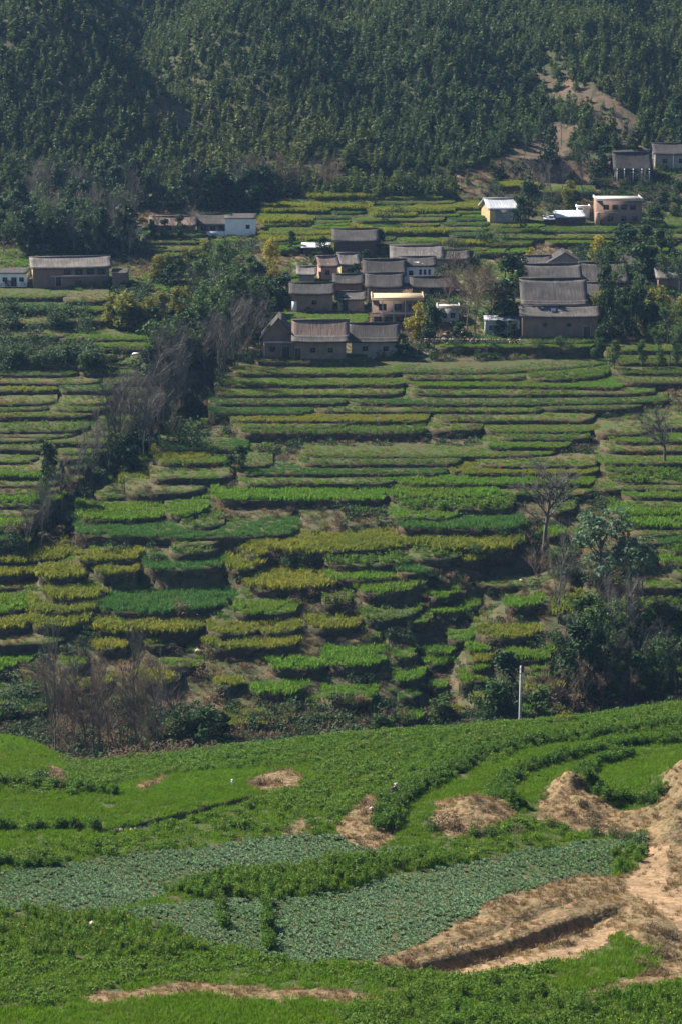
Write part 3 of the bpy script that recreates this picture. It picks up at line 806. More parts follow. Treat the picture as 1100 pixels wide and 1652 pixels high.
SRC = {
    'wheat': (source('wheat_tuft', [grass_patch(46, .42, .34, .045) for _ in range(4)], M['wheat']), 4),
    'terrace_wheat': (source('terrace_wheat_tuft', [grass_patch(40, .6, .62, .10, .45) for _ in range(4)], M['terrace_wheat']), 4),
    'rape': (source('rapeseed_tuft', [merge([grass_patch(36, .6, .72, .12, .45), leafy(14, .55, .12, .66, .14)])[:2] for _ in range(4)], M['rape']), 4),
    'garlic': (source('garlic_tuft', [grass_patch(40, .55, .6, .09, .3) for _ in range(4)], M['garlic']), 4),
    'bean': (source('bean_tuft', [leafy(46, .5, .5, .4, .26) for _ in range(4)], M['bean']), 4),
    'beanbush': (source('bean_bush', [leafy(80, .42, .42, .36, .20, .3) for _ in range(5)], M['bean']), 5),
    'beantall': (source('tall_bean', [merge([leafy(60, .30, .50, .50, .17, .2), grass_patch(16, .3, .9, .05, .2)])[:2] for _ in range(5)], M['bean']), 5),
    'hedge': (source('hedge_bean', [merge([leafy(80, .34, .55, .55, .19, .2), grass_patch(16, .3, 1.0, .05, .2)])[:2] for _ in range(5)], M['hedge']), 5),
    'beanlow': (source('low_bean', [leafy(70, .42, .26, .2, .17, .2) for _ in range(4)], M['bean']), 4),
    'broadbean': (source('broad_bean', [leafy(150, .42, .55, .5, .16, .25) for _ in range(5)], M['bean']), 5),
    'cabbage': (source('bluish_plant', [merge([rosette(16, .27, .26, .10), leafy(8, .12, .09, .13, .11)])[:2] for _ in range(5)], M['cabbage']), 5),
    'dry': (source('dry_tuft', [grass_patch(34, .4, .5, .05, .6) for _ in range(4)], M['dry']), 4),
    'brown': (source('withered_tuft', [merge([grass_patch(22, .5, .6, .06, .6), leafy(26, .5, .35, .3, .16)])[:2] for _ in range(4)], M['brown']), 4),
    'shrub': (source('low_shrub', [leafy(80, .8, .6, .5, .30, .3) for _ in range(4)], M['dark']), 4),
    'flower': (source('yellow_flowers', [leafy(22, .4, .2, .9, .10) for _ in range(3)], M['flower']), 3),
}
LAB = {
    'wheat': ('bright green young wheat covering the near field plots', 'wheat'),
    'terrace_wheat': ('green wheat growing on the narrow steps of the far hillside', 'wheat'),
    'rape': ('yellow green crop on the lower steps of the spur', 'crop'),
    'garlic': ('deep bluish green blades in the shelf plots of the spur', 'crop'),
    'bean': ('dark green leafy crop on a few of the far steps', 'beans'),
    'beanbush': ('bushy bean plants along the upper edge of the near field', 'beans'),
    'beantall': ('tall bean rows edging the near wheat plots', 'beans'),
    'hedge': ('tall dark bean hedges curving round the near wheat plots', 'bean hedge'),
    'beanlow': ('low leafy green plants below the dry bank', 'beans'),
    'broadbean': ('broad bean plants with rounded tops along the bottom edge', 'beans'),
    'cabbage': ('pale bluish leafy crop in the two wide near plots', 'vegetables'),
    'dry': ('tan dry grass on the banks and mounds', 'dry grass'),
    'brown': ('withered brown weeds on the terrace banks', 'weeds'),
    'shrub': ('low dark scrub in hollows of the far hillside', 'scrub'),
    'flower': ('yellow flowers dotted along the green rows', 'flowers'),
}
ACC = {k: [] for k in SRC}
def put(kind, x, y, z, s): ACC[kind].append(np.stack([x, y, z, s], 1))

# near fields
n = 330000
X = rng.uniform(-62, 62, n); Y = rng.uniform(104, 292, n)
dens_n = n / (124 * 188.0)
ok = np.abs(X / Y) < 0.23
X, Y = X[ok], Y[ok]
xw = X + fbm(X, Y, 1.6, 77, 2) * 0.35; yw = Y + fbm(X, Y, 2.2, 78, 2) * 0.9
lab = near_label(xw, yw)
Z = H(X, Y)
dd = np.full(len(X), 9.0)
for pts_, _, wd_ in DITCHES: dd = np.minimum(dd, polydist(X, Y, pts_) / (wd_ * 1.3))
keep_ = dd > 1
X, Y, Z, lab = X[keep_], Y[keep_], Z[keep_], lab[keep_]
u = rng.uniform(0, 1, len(X)) * dens_n
for k, (c, d, poly) in enumerate(NEAR):
    m = (lab == k)
    if c in ('tan', 'path'):
        q = m & (u < (2.4 if c == 'tan' else 0.4)) & (fbm(X, Y, 3.5, 5) > -0.35)
        put('dry', X[q], Y[q], Z[q] - .03, rng.uniform(.30, .75, q.sum()))
        q = m & (u > 5) & (u < (5.6 if c == 'tan' else 5.1)) & (fbm(X, Y, 3.0, 6) > 0.15)
        put('brown', X[q], Y[q], Z[q] - .03, rng.uniform(.5, 1.0, q.sum()))
        continue
    patch = fbm(X, Y, 4.0, 15 + k)
    q = m & (u < d * (1.0 + 0.25 * patch))
    sc = rng.uniform(.75, 1.25, q.sum()) * (1 + 0.25 * patch[q])
    if c == 'cabbage':
        rowf = np.abs(((X[q] * 0.96 + Y[q] * .25) / 0.9) % 1 - .5) < .46
        put(c, X[q][rowf], Y[q][rowf], Z[q][rowf], sc[rowf] * .85)
        put('wheat', X[q][~rowf][::3], Y[q][~rowf][::3], Z[q][~rowf][::3] - .1, sc[~rowf][::3] * .6)
    else:
        put(c, X[q], Y[q], Z[q], sc * (1.0 if c != 'beanbush' else 0.9))
    if c in ('beanbush', 'beantall', 'broadbean', 'beanlow'):
        q2 = m & (u > 6) & (u < 8.2)
        put('wheat', X[q2], Y[q2], Z[q2], rng.uniform(.8, 1.3, q2.sum()))
    if c == 'beantall':
        q2 = m & (u > 8.2) & (u < 8.32)
        put('flower', X[q2], Y[q2], Z[q2], rng.uniform(.5, .9, q2.sum()))
hd = np.full(len(X), 9.0)
for line, wd in HW:
    hd = np.minimum(hd, polydist(X, Y, line) / wd)
q = (hd + .45 * fbm(X, Y, 2.2, 57, 2) < .9) & (u < 4.2)
put('hedge', X[q], Y[q], Z[q], rng.uniform(.7, 1.3, q.sum()))
q = (hd < 1.3) & (u > 5) & (u < 6.5)
put('beanbush', X[q], Y[q], Z[q], rng.uniform(.6, 1.1, q.sum()))

# terraces
R2 = random.Random(31)
BUSHY = {B_: ('bean', 1.5), W_: ('terrace_wheat', 2.0), Y_: ('rape', 2.0), K_: ('garlic', 2.2)}
for b in BLOCKS:
    nn = len(b['x']); wid = b['x'][-1] - b['x'][0]
    area = abs(wid) * b['L']
    def samp(m_, v0, v1):
        s = rng.uniform(0, nn - 1, m_); i = np.minimum(s.astype(int), nn - 2); f = s - i
        y0 = b['y'][i] * (1 - f) + b['y'][i + 1] * f; x0 = b['x'][i] * (1 - f) + b['x'][i + 1] * f
        v = rng.uniform(v0, v1, m_); k = (y0 + v) / y0
        return x0 * k, y0 + v, v
    big = 1.3 if b['y'].mean() < 420 else 1.0
    if b['crop'] != D_:
        kind, d = BUSHY[b['crop']]
        if kind == 'terrace_wheat' and R2.random() < .22: kind = R2.choice(['bean', 'garlic', 'rape'])
        x, y, v = samp(int(area * d * ((1.0 if (b['x'] / b['y']).mean() < -.062 else 2.0) if b['y'].mean() > 385 else 1.0)), 0.0, b['L'] + .5)
        i, j = gidx(x, y); vis = TOP[i, j] <= b['z'] + .1
        vis &= (fbm(x, y, 6.0, 91 + int(b['z'] * 10) % 50) > -0.62)
        x, y = x[vis], y[vis]
        sc = rng.uniform(.7, 1.2, len(x)) * (0.82 + .25 * fbm(x, y, 7, 33))
        hs = 1.25 if (b['crop'] == Y_ or b['y'].mean() < 385) else 0.55
        put(kind, x, y, np.full(len(x), b['z']), sc * hs * R2.uniform(.75, 1.35))
        if b['y'].mean() > 385:
            ex = rng.uniform(0, 1, len(x)) < .10; put('dry', x[ex], y[ex], np.full(ex.sum(), b['z']), rng.uniform(.5, .9, ex.sum()))
    else:
        x, y, v = samp(int(area * .9), 0.0, b['L'])
        i, j = gidx(x, y); vis = (TOP[i, j] <= b['z'] + .1)
        f = fbm(x, y, 5, 71)
        xg, yg, vg = samp(int(area * (.4 if (b['x'] / b['y']).mean() < -.062 else 1.4)), 0.0, b['L']); ig, jg = gidx(xg, yg); qg = (TOP[ig, jg] <= b['z'] + .1) & (fbm(xg, yg, 9, 73) > -.3)
        put('terrace_wheat', xg[qg], yg[qg], np.full(qg.sum(), b['z']), rng.uniform(.35, .65, qg.sum()))
        q = vis & (f > 0.22); put('dry', x[q], y[q], np.full(q.sum(), b['z']), rng.uniform(.5, 1.0, q.sum()))
        q = vis & (f < -.15); put('brown', x[q], y[q], np.full(q.sum(), b['z']), rng.uniform(.5, .9, q.sum()))
        q = vis & (f > -.15) & (f < .05); put('terrace_wheat', x[q], y[q], np.full(q.sum(), b['z']), rng.uniform(.3, .6, q.sum()))
    # bank below the edge
    m_ = int(abs(wid) * 2.6)
    s = rng.uniform(0, nn - 1, m_); i = np.minimum(s.astype(int), nn - 2); f = s - i
    x0 = b['x'][i] * (1 - f) + b['x'][i + 1] * f; y0 = b['y'][i] * (1 - f) + b['y'][i + 1] * f
    dz = rng.uniform(0.05, 1.9, m_) ** 1.0
    x, y, z = x0, y0 - 0.1 * dz - .05, b['z'] - dz
    f = fbm(x, y * .3 + z, 6, 81); sel = rng.uniform(-.25, .25, m_) + f
    q = sel > .27; put('dry', x[q], y[q], z[q], rng.uniform(.4, .9, q.sum()))
    q = (sel <= .27) & (sel > -.05); put('brown', x[q], y[q], z[q], rng.uniform(.5, 1.0, q.sum()))
    q = (sel <= -.05) & (rng.uniform(0, 1, m_) < .6); put('terrace_wheat' if b['y'].mean() > 385 else 'shrub', x[q], y[q], z[q], rng.uniform(.25, .6, q.sum()))

# scrub in the gully behind the near field
n = 7000
X = rng.uniform(-62, 62, n); Y = rng.uniform(276, 313, n); Z = ground(X, Y)
q = rng.uniform(0, 1, n) < .38
put('shrub', X[q], Y[q], Z[q], rng.uniform(.5, 1.5, q.sum())); put('brown', X[~q], Y[~q], Z[~q], rng.uniform(.8, 1.9, (~q).sum()))
# rough hillside between the blocks
n = 58000
X = rng.uniform(-105, 105, n); Y = rng.uniform(299, 606, n)
ok = np.abs(X / Y) < 0.22; X, Y = X[ok], Y[ok]
i, j = gidx(X, Y); ok = TOP[i, j] < -1e8; X, Y = X[ok], Y[ok]; Z = Hmid(X, Y)
f = fbm(X, Y, 14, 101) + rng.uniform(-.35, .35, len(X)); f2 = fbm(X, Y, 9, 103)
q = f > .34; put('dry', X[q], Y[q], Z[q], rng.uniform(.6, 1.3, q.sum()))
q = (f <= .36) & (f > .10); put('brown', X[q], Y[q], Z[q], rng.uniform(.6, 1.4, q.sum()))
q = (f <= .10) & (f2 > -.02); put('shrub', X[q], Y[q], Z[q], rng.uniform(.5, 1.3, q.sum()))
q = (f <= .10) & (f2 <= -.02); put('terrace_wheat', X[q], Y[q], Z[q], rng.uniform(.5, 1.0, q.sum()))

for k, lst in ACC.items():
    if not lst: continue
    A = np.concatenate(lst)
    nm = {'wheat': 'young_wheat', 'terrace_wheat': 'terrace_wheat', 'rape': 'yellow_green_crop', 'garlic': 'bluish_blades', 'bean': 'leafy_crop', 'beanbush': 'bean_bushes', 'beantall': 'tall_beans', 'hedge': 'bean_hedge',
          'beanlow': 'low_beans', 'broadbean': 'broad_beans', 'cabbage': 'bluish_crop', 'dry': 'dry_grass', 'brown': 'withered_weeds', 'shrub': 'low_scrub', 'flower': 'yellow_flowers'}[k]
    scatter(nm, SRC[k][0], SRC[k][1], A[:, :3], A[:, 3], LAB[k][0], LAB[k][1])
    print(nm, len(A))

# ------------------------------------------------------------------ trees as things: trunk and crown
def crown_pine(seed):
    global rng
    cs = []
    R = random.Random(seed)
    for k in range(9):
        f = k / 8.0
        rad = (1 - f) ** 0.75 * 1.0 + .12
        m = max(1, int(4 * (1 - f)) + 1)
        for q in range(m):
            a = R.uniform(0, 6.28); d = rad * R.uniform(.35, .75) if m > 1 else 0
            cs.append((d * math.cos(a), d * math.sin(a), 0.9 + f * 3.7 + R.uniform(-.2, .2), rad * R.uniform(.38, .55) + .12))
    return clumps(cs, 260, .58, .7, .0)
def trunk_part(h, r, lean=0.0):
    return [tube((0, 0, -.3), (lean * .5, 0, h * .5), r, r * .75, 6), tube((lean * .5, 0, h * .5), (lean, 0, h), r * .75, r * .35, 6)]

TM = {}     # kind -> list of (trunk mesh, crown mesh, nominal height)
def add_kind(kind, variants): TM[kind] = variants
add_kind('pine', [(to_mesh('pine_trunk', trunk_part(4.2, .11), M['bark']), fast_mesh('pine_crown', *crown_pine(k), [M['pine']]), 5.0) for k in range(6)])
def round_crown(h, r, seed, n, size, base=.3, flat=.8):
    R = random.Random(seed); cs = []
    for k in range(16):
        a = R.uniform(0, 6.28); f = R.uniform(0, 1); d = r * R.uniform(.2, .8) * (math.sin(math.pi * (0.18 + 0.75 * f)))
        cs.append((d * math.cos(a), d * math.sin(a), h * (base + (1 - base) * f * .92), r * R.uniform(.28, .5)))
    return clumps(cs, n, size, flat, .15)
def with_limbs(h, r, k, seed):
    R = random.Random(seed); out = trunk_part(h * .8, r)
    for q in range(k):
        z = h * R.uniform(.25, .6); a = R.uniform(0, 6.28); l = h * R.uniform(.18, .3)
        out.append(tube((0, 0, z), (l * math.cos(a), l * math.sin(a), z + l * .9), r * .4, r * .12, 4))
    return out
add_kind('dark', [(to_mesh('tree_trunk', with_limbs(9, .16, 5, k), M['bark']), fast_mesh('tree_crown', *round_crown(9.3, 2.9, k, 1300, .72, .12), [M['dark']]), 10.0) for k in range(4)])
add_kind('green', [(to_mesh('tree_trunk', with_limbs(9, .16, 5, k), M['bark']), fast_mesh('tree_crown', *round_crown(9.3, 3.0, 20 + k, 1150, .68, .14), [M['green']]), 10.0) for k in range(4)])
add_kind('bamboo', [(to_mesh('bamboo_stems', [tube((rng.uniform(-.8, .8), rng.uniform(-.8, .8), -.2), (rng.uniform(-2, 2), rng.uniform(-2, 2), rng.uniform(7, 9.5)), .06, .03, 4) for _ in range(14)], M['bamboo']),
                     fast_mesh('bamboo_crown', *round_crown(9.6, 3.3, 40 + k, 1300, .66, .08, 1.1), [M['bamboo']]), 10.0) for k in range(3)])
add_kind('bush', [(to_mesh('bush_stem', with_limbs(2.5, .07, 5, k), M['bark']), fast_mesh('bush_crown', *round_crown(3.0, 2.0, 60 + k, 420, .34, .06, .8), [M['dark']]), 3.3) for k in range(4)])
add_kind('brownbush', [(to_mesh('bush_stem', with_limbs(2.5, .07, 8, k), M['twigb']), fast_mesh('bush_crown', *round_crown(3.0, 2.0, 70 + k, 300, .30, .06, .8), [M['brown']]), 3.3) for k in range(3)])
add_kind('yellow', [(TM['bamboo'][k][0], fast_mesh('yellow_crown', *round_crown(9.6, 3.3, 90 + k, 1300, .66, .06, 1.1), [M['yellow']]), 10.0) for k in range(2)])
add_kind('limebush', [(to_mesh('bush_stem', with_limbs(2.5, .07, 5, k), M['bark']), fast_mesh('bush_crown', *round_crown(3.0, 2.0, 80 + k, 420, .30, .06, .8), [M['bamboo']]), 3.3) for k in range(2)])
def cone_crown(h, r, seed, n, size):
    R = random.Random(seed); cs = []
    for k in range(30):
        f = R.uniform(0, 1); rad = r * (1 - f) ** .45 + .15; a = R.uniform(0, 6.28); d = rad * R.uniform(.2, .7)
        cs.append((d * math.cos(a), d * math.sin(a), h * (.1 + .88 * f), rad * R.uniform(.35, .55) + .12))
    return clumps(cs, n, size, .9, .1)
add_kind('cypress', [(to_mesh('conifer_trunk', trunk_part(8, .14), M['bark']), fast_mesh('conifer_crown', *cone_crown(10, 2.0, k, 1300, .60), [M['dark']]), 10.0) for k in range(3)])
# feathery eucalyptus: clumps on wide limbs
def euca(seed):
    R = random.Random(seed); tr = trunk_part(9, .2, .6); cs = []
    for q in range(16):
        z = R.uniform(3.5, 9.5); a = R.uniform(0, 6.28); l = R.uniform(1.2, 4.2) * (1.15 - z / 16)
        e = (l * math.cos(a), l * math.sin(a), z + R.uniform(.6, 1.8))
        tr.append(tube((.4, 0, z - 1), e, .09, .03, 4))
        for j in range(3): cs.append((e[0] + R.gauss(0, .7), e[1] + R.gauss(0, .7), e[2] + R.gauss(0, .4), R.uniform(.6, 1.15)))
    return tr, clumps(cs, 1900, .46, .5, .15)
EU = [euca(k) for k in range(2)]
add_kind('euca', [(to_mesh('eucalyptus_trunk', t, M['bark']), fast_mesh('eucalyptus_crown', *c, [M['euca']]), 11.5) for t, c in EU])
def bare(seed, mat, spread=1.0, kids=(13, 7, 4), h=9.0, r=.12):
    t, tw = branch_tree(h, spread, 3, kids, r, seed=seed)
    return (to_mesh('bare_trunk', t, mat), to_mesh('bare_twigs', tw, mat), h * 1.02)
add_kind('bare', [bare(100 + k, M['twig'], .85) for k in range(4)])
add_kind('barebrown', [bare(200 + k, M['twigb'], 1.0, (14, 7, 4), 9.0, .085) for k in range(3)])
add_kind('barewide', [bare(300 + k, M['twig'], 1.25, (16, 9, 5), 8.0, .2) for k in range(2)])
def wispy(seed, mat):
    t, tw = branch_tree(9, .75, 3, (10, 5, 3), .09, seed=seed)
    cs = [(tt[0][3][0], tt[0][3][1], tt[0][3][2], .45) for tt in tw[::7]]
    v, f = clumps(cs, 800, .40, 1.0, .2)
    return (to_mesh('wispy_trunk', t + tw[::2], M['twig']), fast_mesh('wispy_crown', v, f, [mat]), 9.2)
add_kind('wispy', [wispy(400 + k, M['green']) for k in range(3)])

TNAME = {'yellow': ('yellow_tree', 'tree'), 'pine': ('pine_tree', 'pine tree'), 'dark': ('evergreen_tree', 'tree'), 'green': ('leafy_tree', 'tree'), 'bamboo': ('bamboo_clump', 'bamboo'), 'bush': ('bush', 'bush'), 'brownbush': ('withered_bush', 'bush'),
         'limebush': ('bush', 'bush'), 'cypress': ('conifer_tree', 'tree'), 'euca': ('eucalyptus_tree', 'tree'), 'bare': ('bare_tree', 'tree'), 'barebrown': ('bare_tree', 'tree'), 'barewide': ('bare_tree', 'tree'), 'wispy': ('thin_tree', 'tree')}
PARTN = {'bush': ('stem', 'foliage'), 'brownbush': ('stem', 'foliage'), 'limebush': ('stem', 'foliage'), 'bamboo': ('stems', 'foliage'), 'bare': ('trunk', 'branches'), 'barebrown': ('trunk', 'branches'), 'barewide': ('trunk', 'branches')}
R3 = random.Random(77)
def tree_at(kind, p, h, label, group=None, wide=1.0):
    v = TM[kind][R3.randrange(len(TM[kind]))]
    nm, cat = TNAME[kind]
    s = h / v[2]
    e = link(nm, None, None, (p[0], p[1], p[2] - 0.1), R3.uniform(0, 6.28), (s * wide, s * wide, s), label, cat, group)
    a, b = PARTN.get(kind, ('trunk', 'crown'))
    link(a, v[0], e); link(b, v[1], e)
    return e
def tree(kind, px, row, hpx, label, group=None, wide=1.0, ymin=110.0):
    p = at(px, row, ymin)
    return tree_at(kind, p, hpx * p[1] / F * 1.05, label, group, wide * (1.25 if kind in ('dark', 'green', 'bamboo', 'cypress') else 1.0))

# ---- pine forest: the 300 that show largest are things, the rest is one mass
n = 120000
X = rng.uniform(-190, 190, n); Y = rng.uniform(572, 900, n)
# thin to an even spacing
cell = {}
keep = []
for k in range(n):
    c = (int(X[k] // 1.75), int(Y[k] // 2.0))
    if c in cell: continue
    cell[c] = 1; keep.append(k)
X, Y = X[keep], Y[keep]
Z = ground(X, Y)
px, py = project(X, Y, Z)
inn = (px > -260) & (px < 1360) & (py > -140)
inn &= np.where(px < 415, py < 372 - 40 * (px > 215), np.where(px < 745, py < 318, py < np.where(px < 860, 300, 240)))
inn &= ~((px < 430) & (py > 300) & (rng.uniform(0, 1, len(px)) < .45))
for p in CLEAR[:2] + CLEAR[5:]: inn &= ~(inpoly(px + rng.normal(0, 6, len(px)), py + rng.normal(0, 4, len(px)), p) & (rng.uniform(0, 1, len(px)) < .78))
for p in CLEAR[2:4]: inn &= ~(inpoly(px, py, p) & (rng.uniform(0, 1, len(px)) < .9))
inn &= ~(inpoly(px, py, CLEAR[4]) & (rng.uniform(0, 1, len(px)) < .65))
inn &= (fbm(X, Y, 18, 131) > -.72)
X, Y, Z, px, py = [q[inn] for q in (X, Y, Z, px, py)]
hh = np.clip(rng.gamma(9, .37, len(X)), 1.8, 6.8) * (1 + .15 * fbm(X, Y, 30, 133))
show = (px > 0) & (px < 1100) & (py > 8)
order = np.argsort(np.where(show, -hh / Y * (1 + (py > 150) * .3), 0))
ind = order[:296]; rest = order[296:]
for k in ind:
    tree_at('pine', (X[k], Y[k], Z[k]), hh[k], 'small dark green pine among many on the forested hillside', 'pines covering the hillside', rng.uniform(1.1, 1.5))
PSRC = source('forest_pine', [merge([crown_pine(30 + k), tube((0, 0, -.3), (0, 0, 3.6), .11, .06, 4)]) for k in range(6)], [M['pine'], M['bark']])
wd_ = rng.uniform(1.1, 1.6, len(rest))
scatter('pine_forest', PSRC, 6, np.stack([X[rest], Y[rest], Z[rest] - .1], 1), np.stack([hh[rest] / 5 * wd_, hh[rest] / 5 * wd_, hh[rest] / 5], 1), 'dense mass of pines covering the upper hillside', 'forest')
print('pines', len(X))

ORD = ['first', 'second', 'third', 'fourth', 'fifth', 'sixth', 'seventh', 'eighth', 'ninth', 'tenth', 'eleventh', 'twelfth']
# ---- groups of look-alike trees
def band(kind, spots, h, label, group, wide=1.0, ymin=110.0):
    spots = sorted(spots); base = label; n_ = len(spots)
    for k_, (x, y) in enumerate(spots):
        if 1 < n_ <= 12:
            label = base + ', ' + ('leftmost of %d' % n_ if k_ == 0 else 'rightmost of %d' % n_ if k_ == n_ - 1 else ORD[k_] + ' from the left')
        elif n_ > 12: label = base + ' toward its ' + ('left end' if k_ < n_ / 3 else 'middle' if k_ < 2 * n_ / 3 else 'right end')
        tree(kind, x, y, h * R3.uniform(.75, 1.2), label, group, wide * R3.uniform(.85, 1.2), ymin)
def along(pts, n, jx, jy):
    out = []
    for k in range(n):
        f = (k + R3.random()) / n * (len(pts) - 1); i = min(int(f), len(pts) - 2); f -= i
        out.append((pts[i][0] * (1 - f) + pts[i + 1][0] * f + R3.uniform(-jx, jx), pts[i][1] * (1 - f) + pts[i + 1][1] * f + R3.uniform(-jy, jy)))
    return out
RV = [(395, 560), (345, 600), (290, 650), (235, 705), (185, 750)]
band('bare', along(RV, 44, 42, 14), 88, 'bare grey tree in the thick strip filling the diagonal ravine', 'bare trees along the ravine', 1.0, 305)
band('wispy', along([(400, 530), (360, 570), (300, 620)], 18, 40, 18), 92, 'thin tree with sparse dull green leaves in the upper ravine', 'sparse green trees in the ravine', 1.0, 305)
band('dark', [(280, 590), (262, 612), (305, 610), (330, 560), (240, 620), (300, 560)], 62, 'dark evergreen among bare trees in the upper ravine', 'evergreens in the upper ravine', 1.0, 305)
band('bush', along([(385, 580), (300, 660), (225, 735), (150, 800)], 14, 30, 10), 24, 'dark bush between the bare trees of the ravine', 'bushes in the ravine', 1.1, 305)
band('barebrown', along([(330, 650), (280, 700), (250, 720)], 7, 25, 10), 45, 'brownish bare sapling on the right bank of the ravine', 'saplings on the ravine bank', 1.0, 305)
band('dark', [(212, 752), (200, 764)], 66, 'dark green tree at the foot of the bare ravine trees', 'dark pair at the ravine foot', .9, 305)
band('bare', [(170, 745), (148, 752), (125, 760), (190, 735), (160, 730)], 66, 'grey bare tree left of the dark pair in the ravine', 'bare trees at the ravine foot', 1.0, 305)
tree('dark', 78, 795, 92, 'dark tree with a narrow crown rising over the left terraces', None, .7, 305)
tree('bare', 66, 893, 112, 'tall bare dark trunk standing alone at the left edge of the spur', None, .6, 305)
tree('bare', 100, 830, 95, 'slender bare tree on the ravine bank above the lone dark trunk', None, .7, 305)
tree('barebrown', 112, 822, 70, 'brownish bare tree leaning over the green shelf', None, .8, 305)
band('brownbush', [(95, 870), (120, 875), (75, 885), (40, 858), (20, 862)], 26, 'withered bush beside the lone dark trunk', 'withered bushes on the left bank', 1.2, 305)
band('bush', [(298, 715), (318, 722), (284, 700)], 42, 'dark rounded bush on the spur edge right of the ravine', 'dark bushes on the spur edge', 1.0, 305)
tree('dark', 388, 756, 40, 'small dark tree among green plots at the left end of the long steps', None, 1.0, 305)
tree('dark', 372, 758, 26, 'low dark tree left of the small dark tree on the steps', None, 1.2, 305)
band('limebush', [(268, 748), (285, 745), (300, 750), (320, 748)], 16, 'yellow-green bush in a low row beside the ravine', 'yellow-green bushes', 1.2, 305)
band('bare', [(140, 790), (118, 808), (95, 842), (80, 862), (50, 900), (160, 775), (130, 800), (70, 880)], 78, 'slim grey bare tree along the lower end of the ravine', 'slim bare trees along the lower ravine', .7, 305)
band('wispy', [(205, 735), (175, 765), (150, 785), (120, 815), (85, 850), (240, 705), (260, 690)], 64, 'thin dull green tree along the lower half of the ravine', 'thin trees along the lower ravine', 1.0, 305)
band('bush', [(100, 850), (60, 875), (30, 900), (120, 840), (20, 880)], 24, 'dark bush at the lower end of the ravine', 'bushes at the lower ravine', 1.4, 305)
# left forest edge
LF = [(R3.uniform(20, 430), R3.uniform(320, 412)) for _ in range(120)]
LF = [q for q in LF if not (215 < q[0] < 430 and q[1] > 342)]
band('dark', LF[::2], 62, 'tall dark tree at the foot of the forest above the farmhouse', 'dark trees at the forest foot', .85)
band('bare', LF[1::2], 66, 'grey leafless tree at the foot of the forest above the farmhouse', 'leafless trees at the forest foot')
band('green', [(R3.uniform(60, 210), R3.uniform(385, 412)) for _ in range(8)], 58, 'dull green tree just behind the long farmhouse', 'trees behind the farmhouse', .8)
band('bare', [(R3.uniform(120, 225), R3.uniform(395, 425)) for _ in range(7)], 60, 'grey leafless tree right behind the long farmhouse', 'leafless trees behind the farmhouse')
band('dark', [(R3.uniform(340, 440), R3.uniform(322, 340)) for _ in range(9)], 55, 'dark tree behind the white house below the forest', 'trees behind the white house')
band('barebrown', [(R3.uniform(390, 560), R3.uniform(296, 318)) for _ in range(16)], 50, 'brown leafless tree on the forest edge over the bright fields', 'leafless trees on the forest edge')
band('limebush', [(40, 372), (60, 365), (18, 380)], 26, 'yellowish bush below the left forest edge', 'yellowish bushes at the left edge')
band('dark', [(R3.uniform(-5, 215), R3.uniform(375, 412)) for _ in range(22)], 66, 'dark tree in the wood just above the farmhouse roof', 'dark trees above the farmhouse', .9)
band('wispy', [(R3.uniform(5, 225), R3.uniform(385, 415)) for _ in range(14)], 66, 'thin tree with sparse leaves in the wood above the farmhouse', 'thin trees above the farmhouse', 1.0)
band('dark', [(R3.uniform(345, 420), R3.uniform(455, 520)) for _ in range(8)], 60, 'dark tree in the belt between the ravine head and the village', 'dark trees in the ravine head belt', 1.0)
band('wispy', [(R3.uniform(330, 420), R3.uniform(470, 560)) for _ in range(10)], 80, 'thin tree in the belt between the ravine head and the village', 'thin trees in the ravine head belt', 1.1)
band('dark', [(R3.uniform(255, 340), R3.uniform(560, 640)) for _ in range(9)], 58, 'dark tree deep in the middle of the ravine belt', 'dark trees in the ravine belt', 1.0, 305)
band('dark', [(244, 381), (268, 383), (292, 382)], 34, 'dark tree screening the low reddish house', 'dark trees before the reddish house', .9)
band('bare', [(256, 382), (281, 383), (305, 382)], 40, 'leafless tree screening the low reddish house', 'leafless trees before the reddish house', 1.0)
# bamboo and shrubs round the left plots
band('bamboo', [(185, 525), (205, 535), (240, 528), (262, 520), (288, 515), (302, 505), (225, 530)], 55, 'clump of bamboo with pale tips below the farmhouse', 'bamboo below the farmhouse', 1.1)
band('dark', [(215, 535), (250, 533), (280, 528), (195, 532)], 42, 'dark rounded tree in front of the pale bamboo', 'dark trees in front of the bamboo', 1.1)
band('bamboo', [(270, 440), (300, 430), (330, 428), (255, 450)], 38, 'yellow-green thicket right of the farmhouse', 'yellow-green thickets', 1.2)
band('dark', [(290, 455), (315, 462), (335, 455), (275, 462)], 40, 'dark tree below the yellow-green thickets', 'dark trees by the thickets', 1.1)
tree('yellow', 438, 447, 62, 'tall pale yellow bamboo clump left of the village roofs', None, .8)
band('dark', [(440, 505), (455, 498), (425, 500), (395, 480), (370, 485), (350, 495)], 46, 'dark leafy tree below the tall pale bamboo', 'dark trees beside the village', 1.0)
band('green', [(370, 455), (385, 460), (400, 470), (350, 450)], 50, 'olive green tree above the ravine head', 'olive trees at the ravine head')
band('bare', [(345, 520), (365, 530), (400, 545), (415, 530), (320, 510), (385, 510)], 78, 'bare grey tree at the ravine head beside the village', 'bare trees at the ravine head')
band('bush', [(R3.uniform(-5, 170), R3.uniform(560, 600)) for _ in range(30)], 28, 'dark bush in the scrubby strip left of the ravine', 'bushes in the scrubby strip', 1.4)
band('bush', [(R3.uniform(-5, 150), R3.uniform(500, 545)) for _ in range(20)], 22, 'low dark bush on the plots below the farmhouse', 'bushes below the farmhouse', 1.6)
band('green', [(140, 600), (110, 590), (60, 598), (30, 590), (185, 588)], 36, 'small green tree in the scrubby strip left of the ravine', 'green trees in the scrubby strip', 1.2)
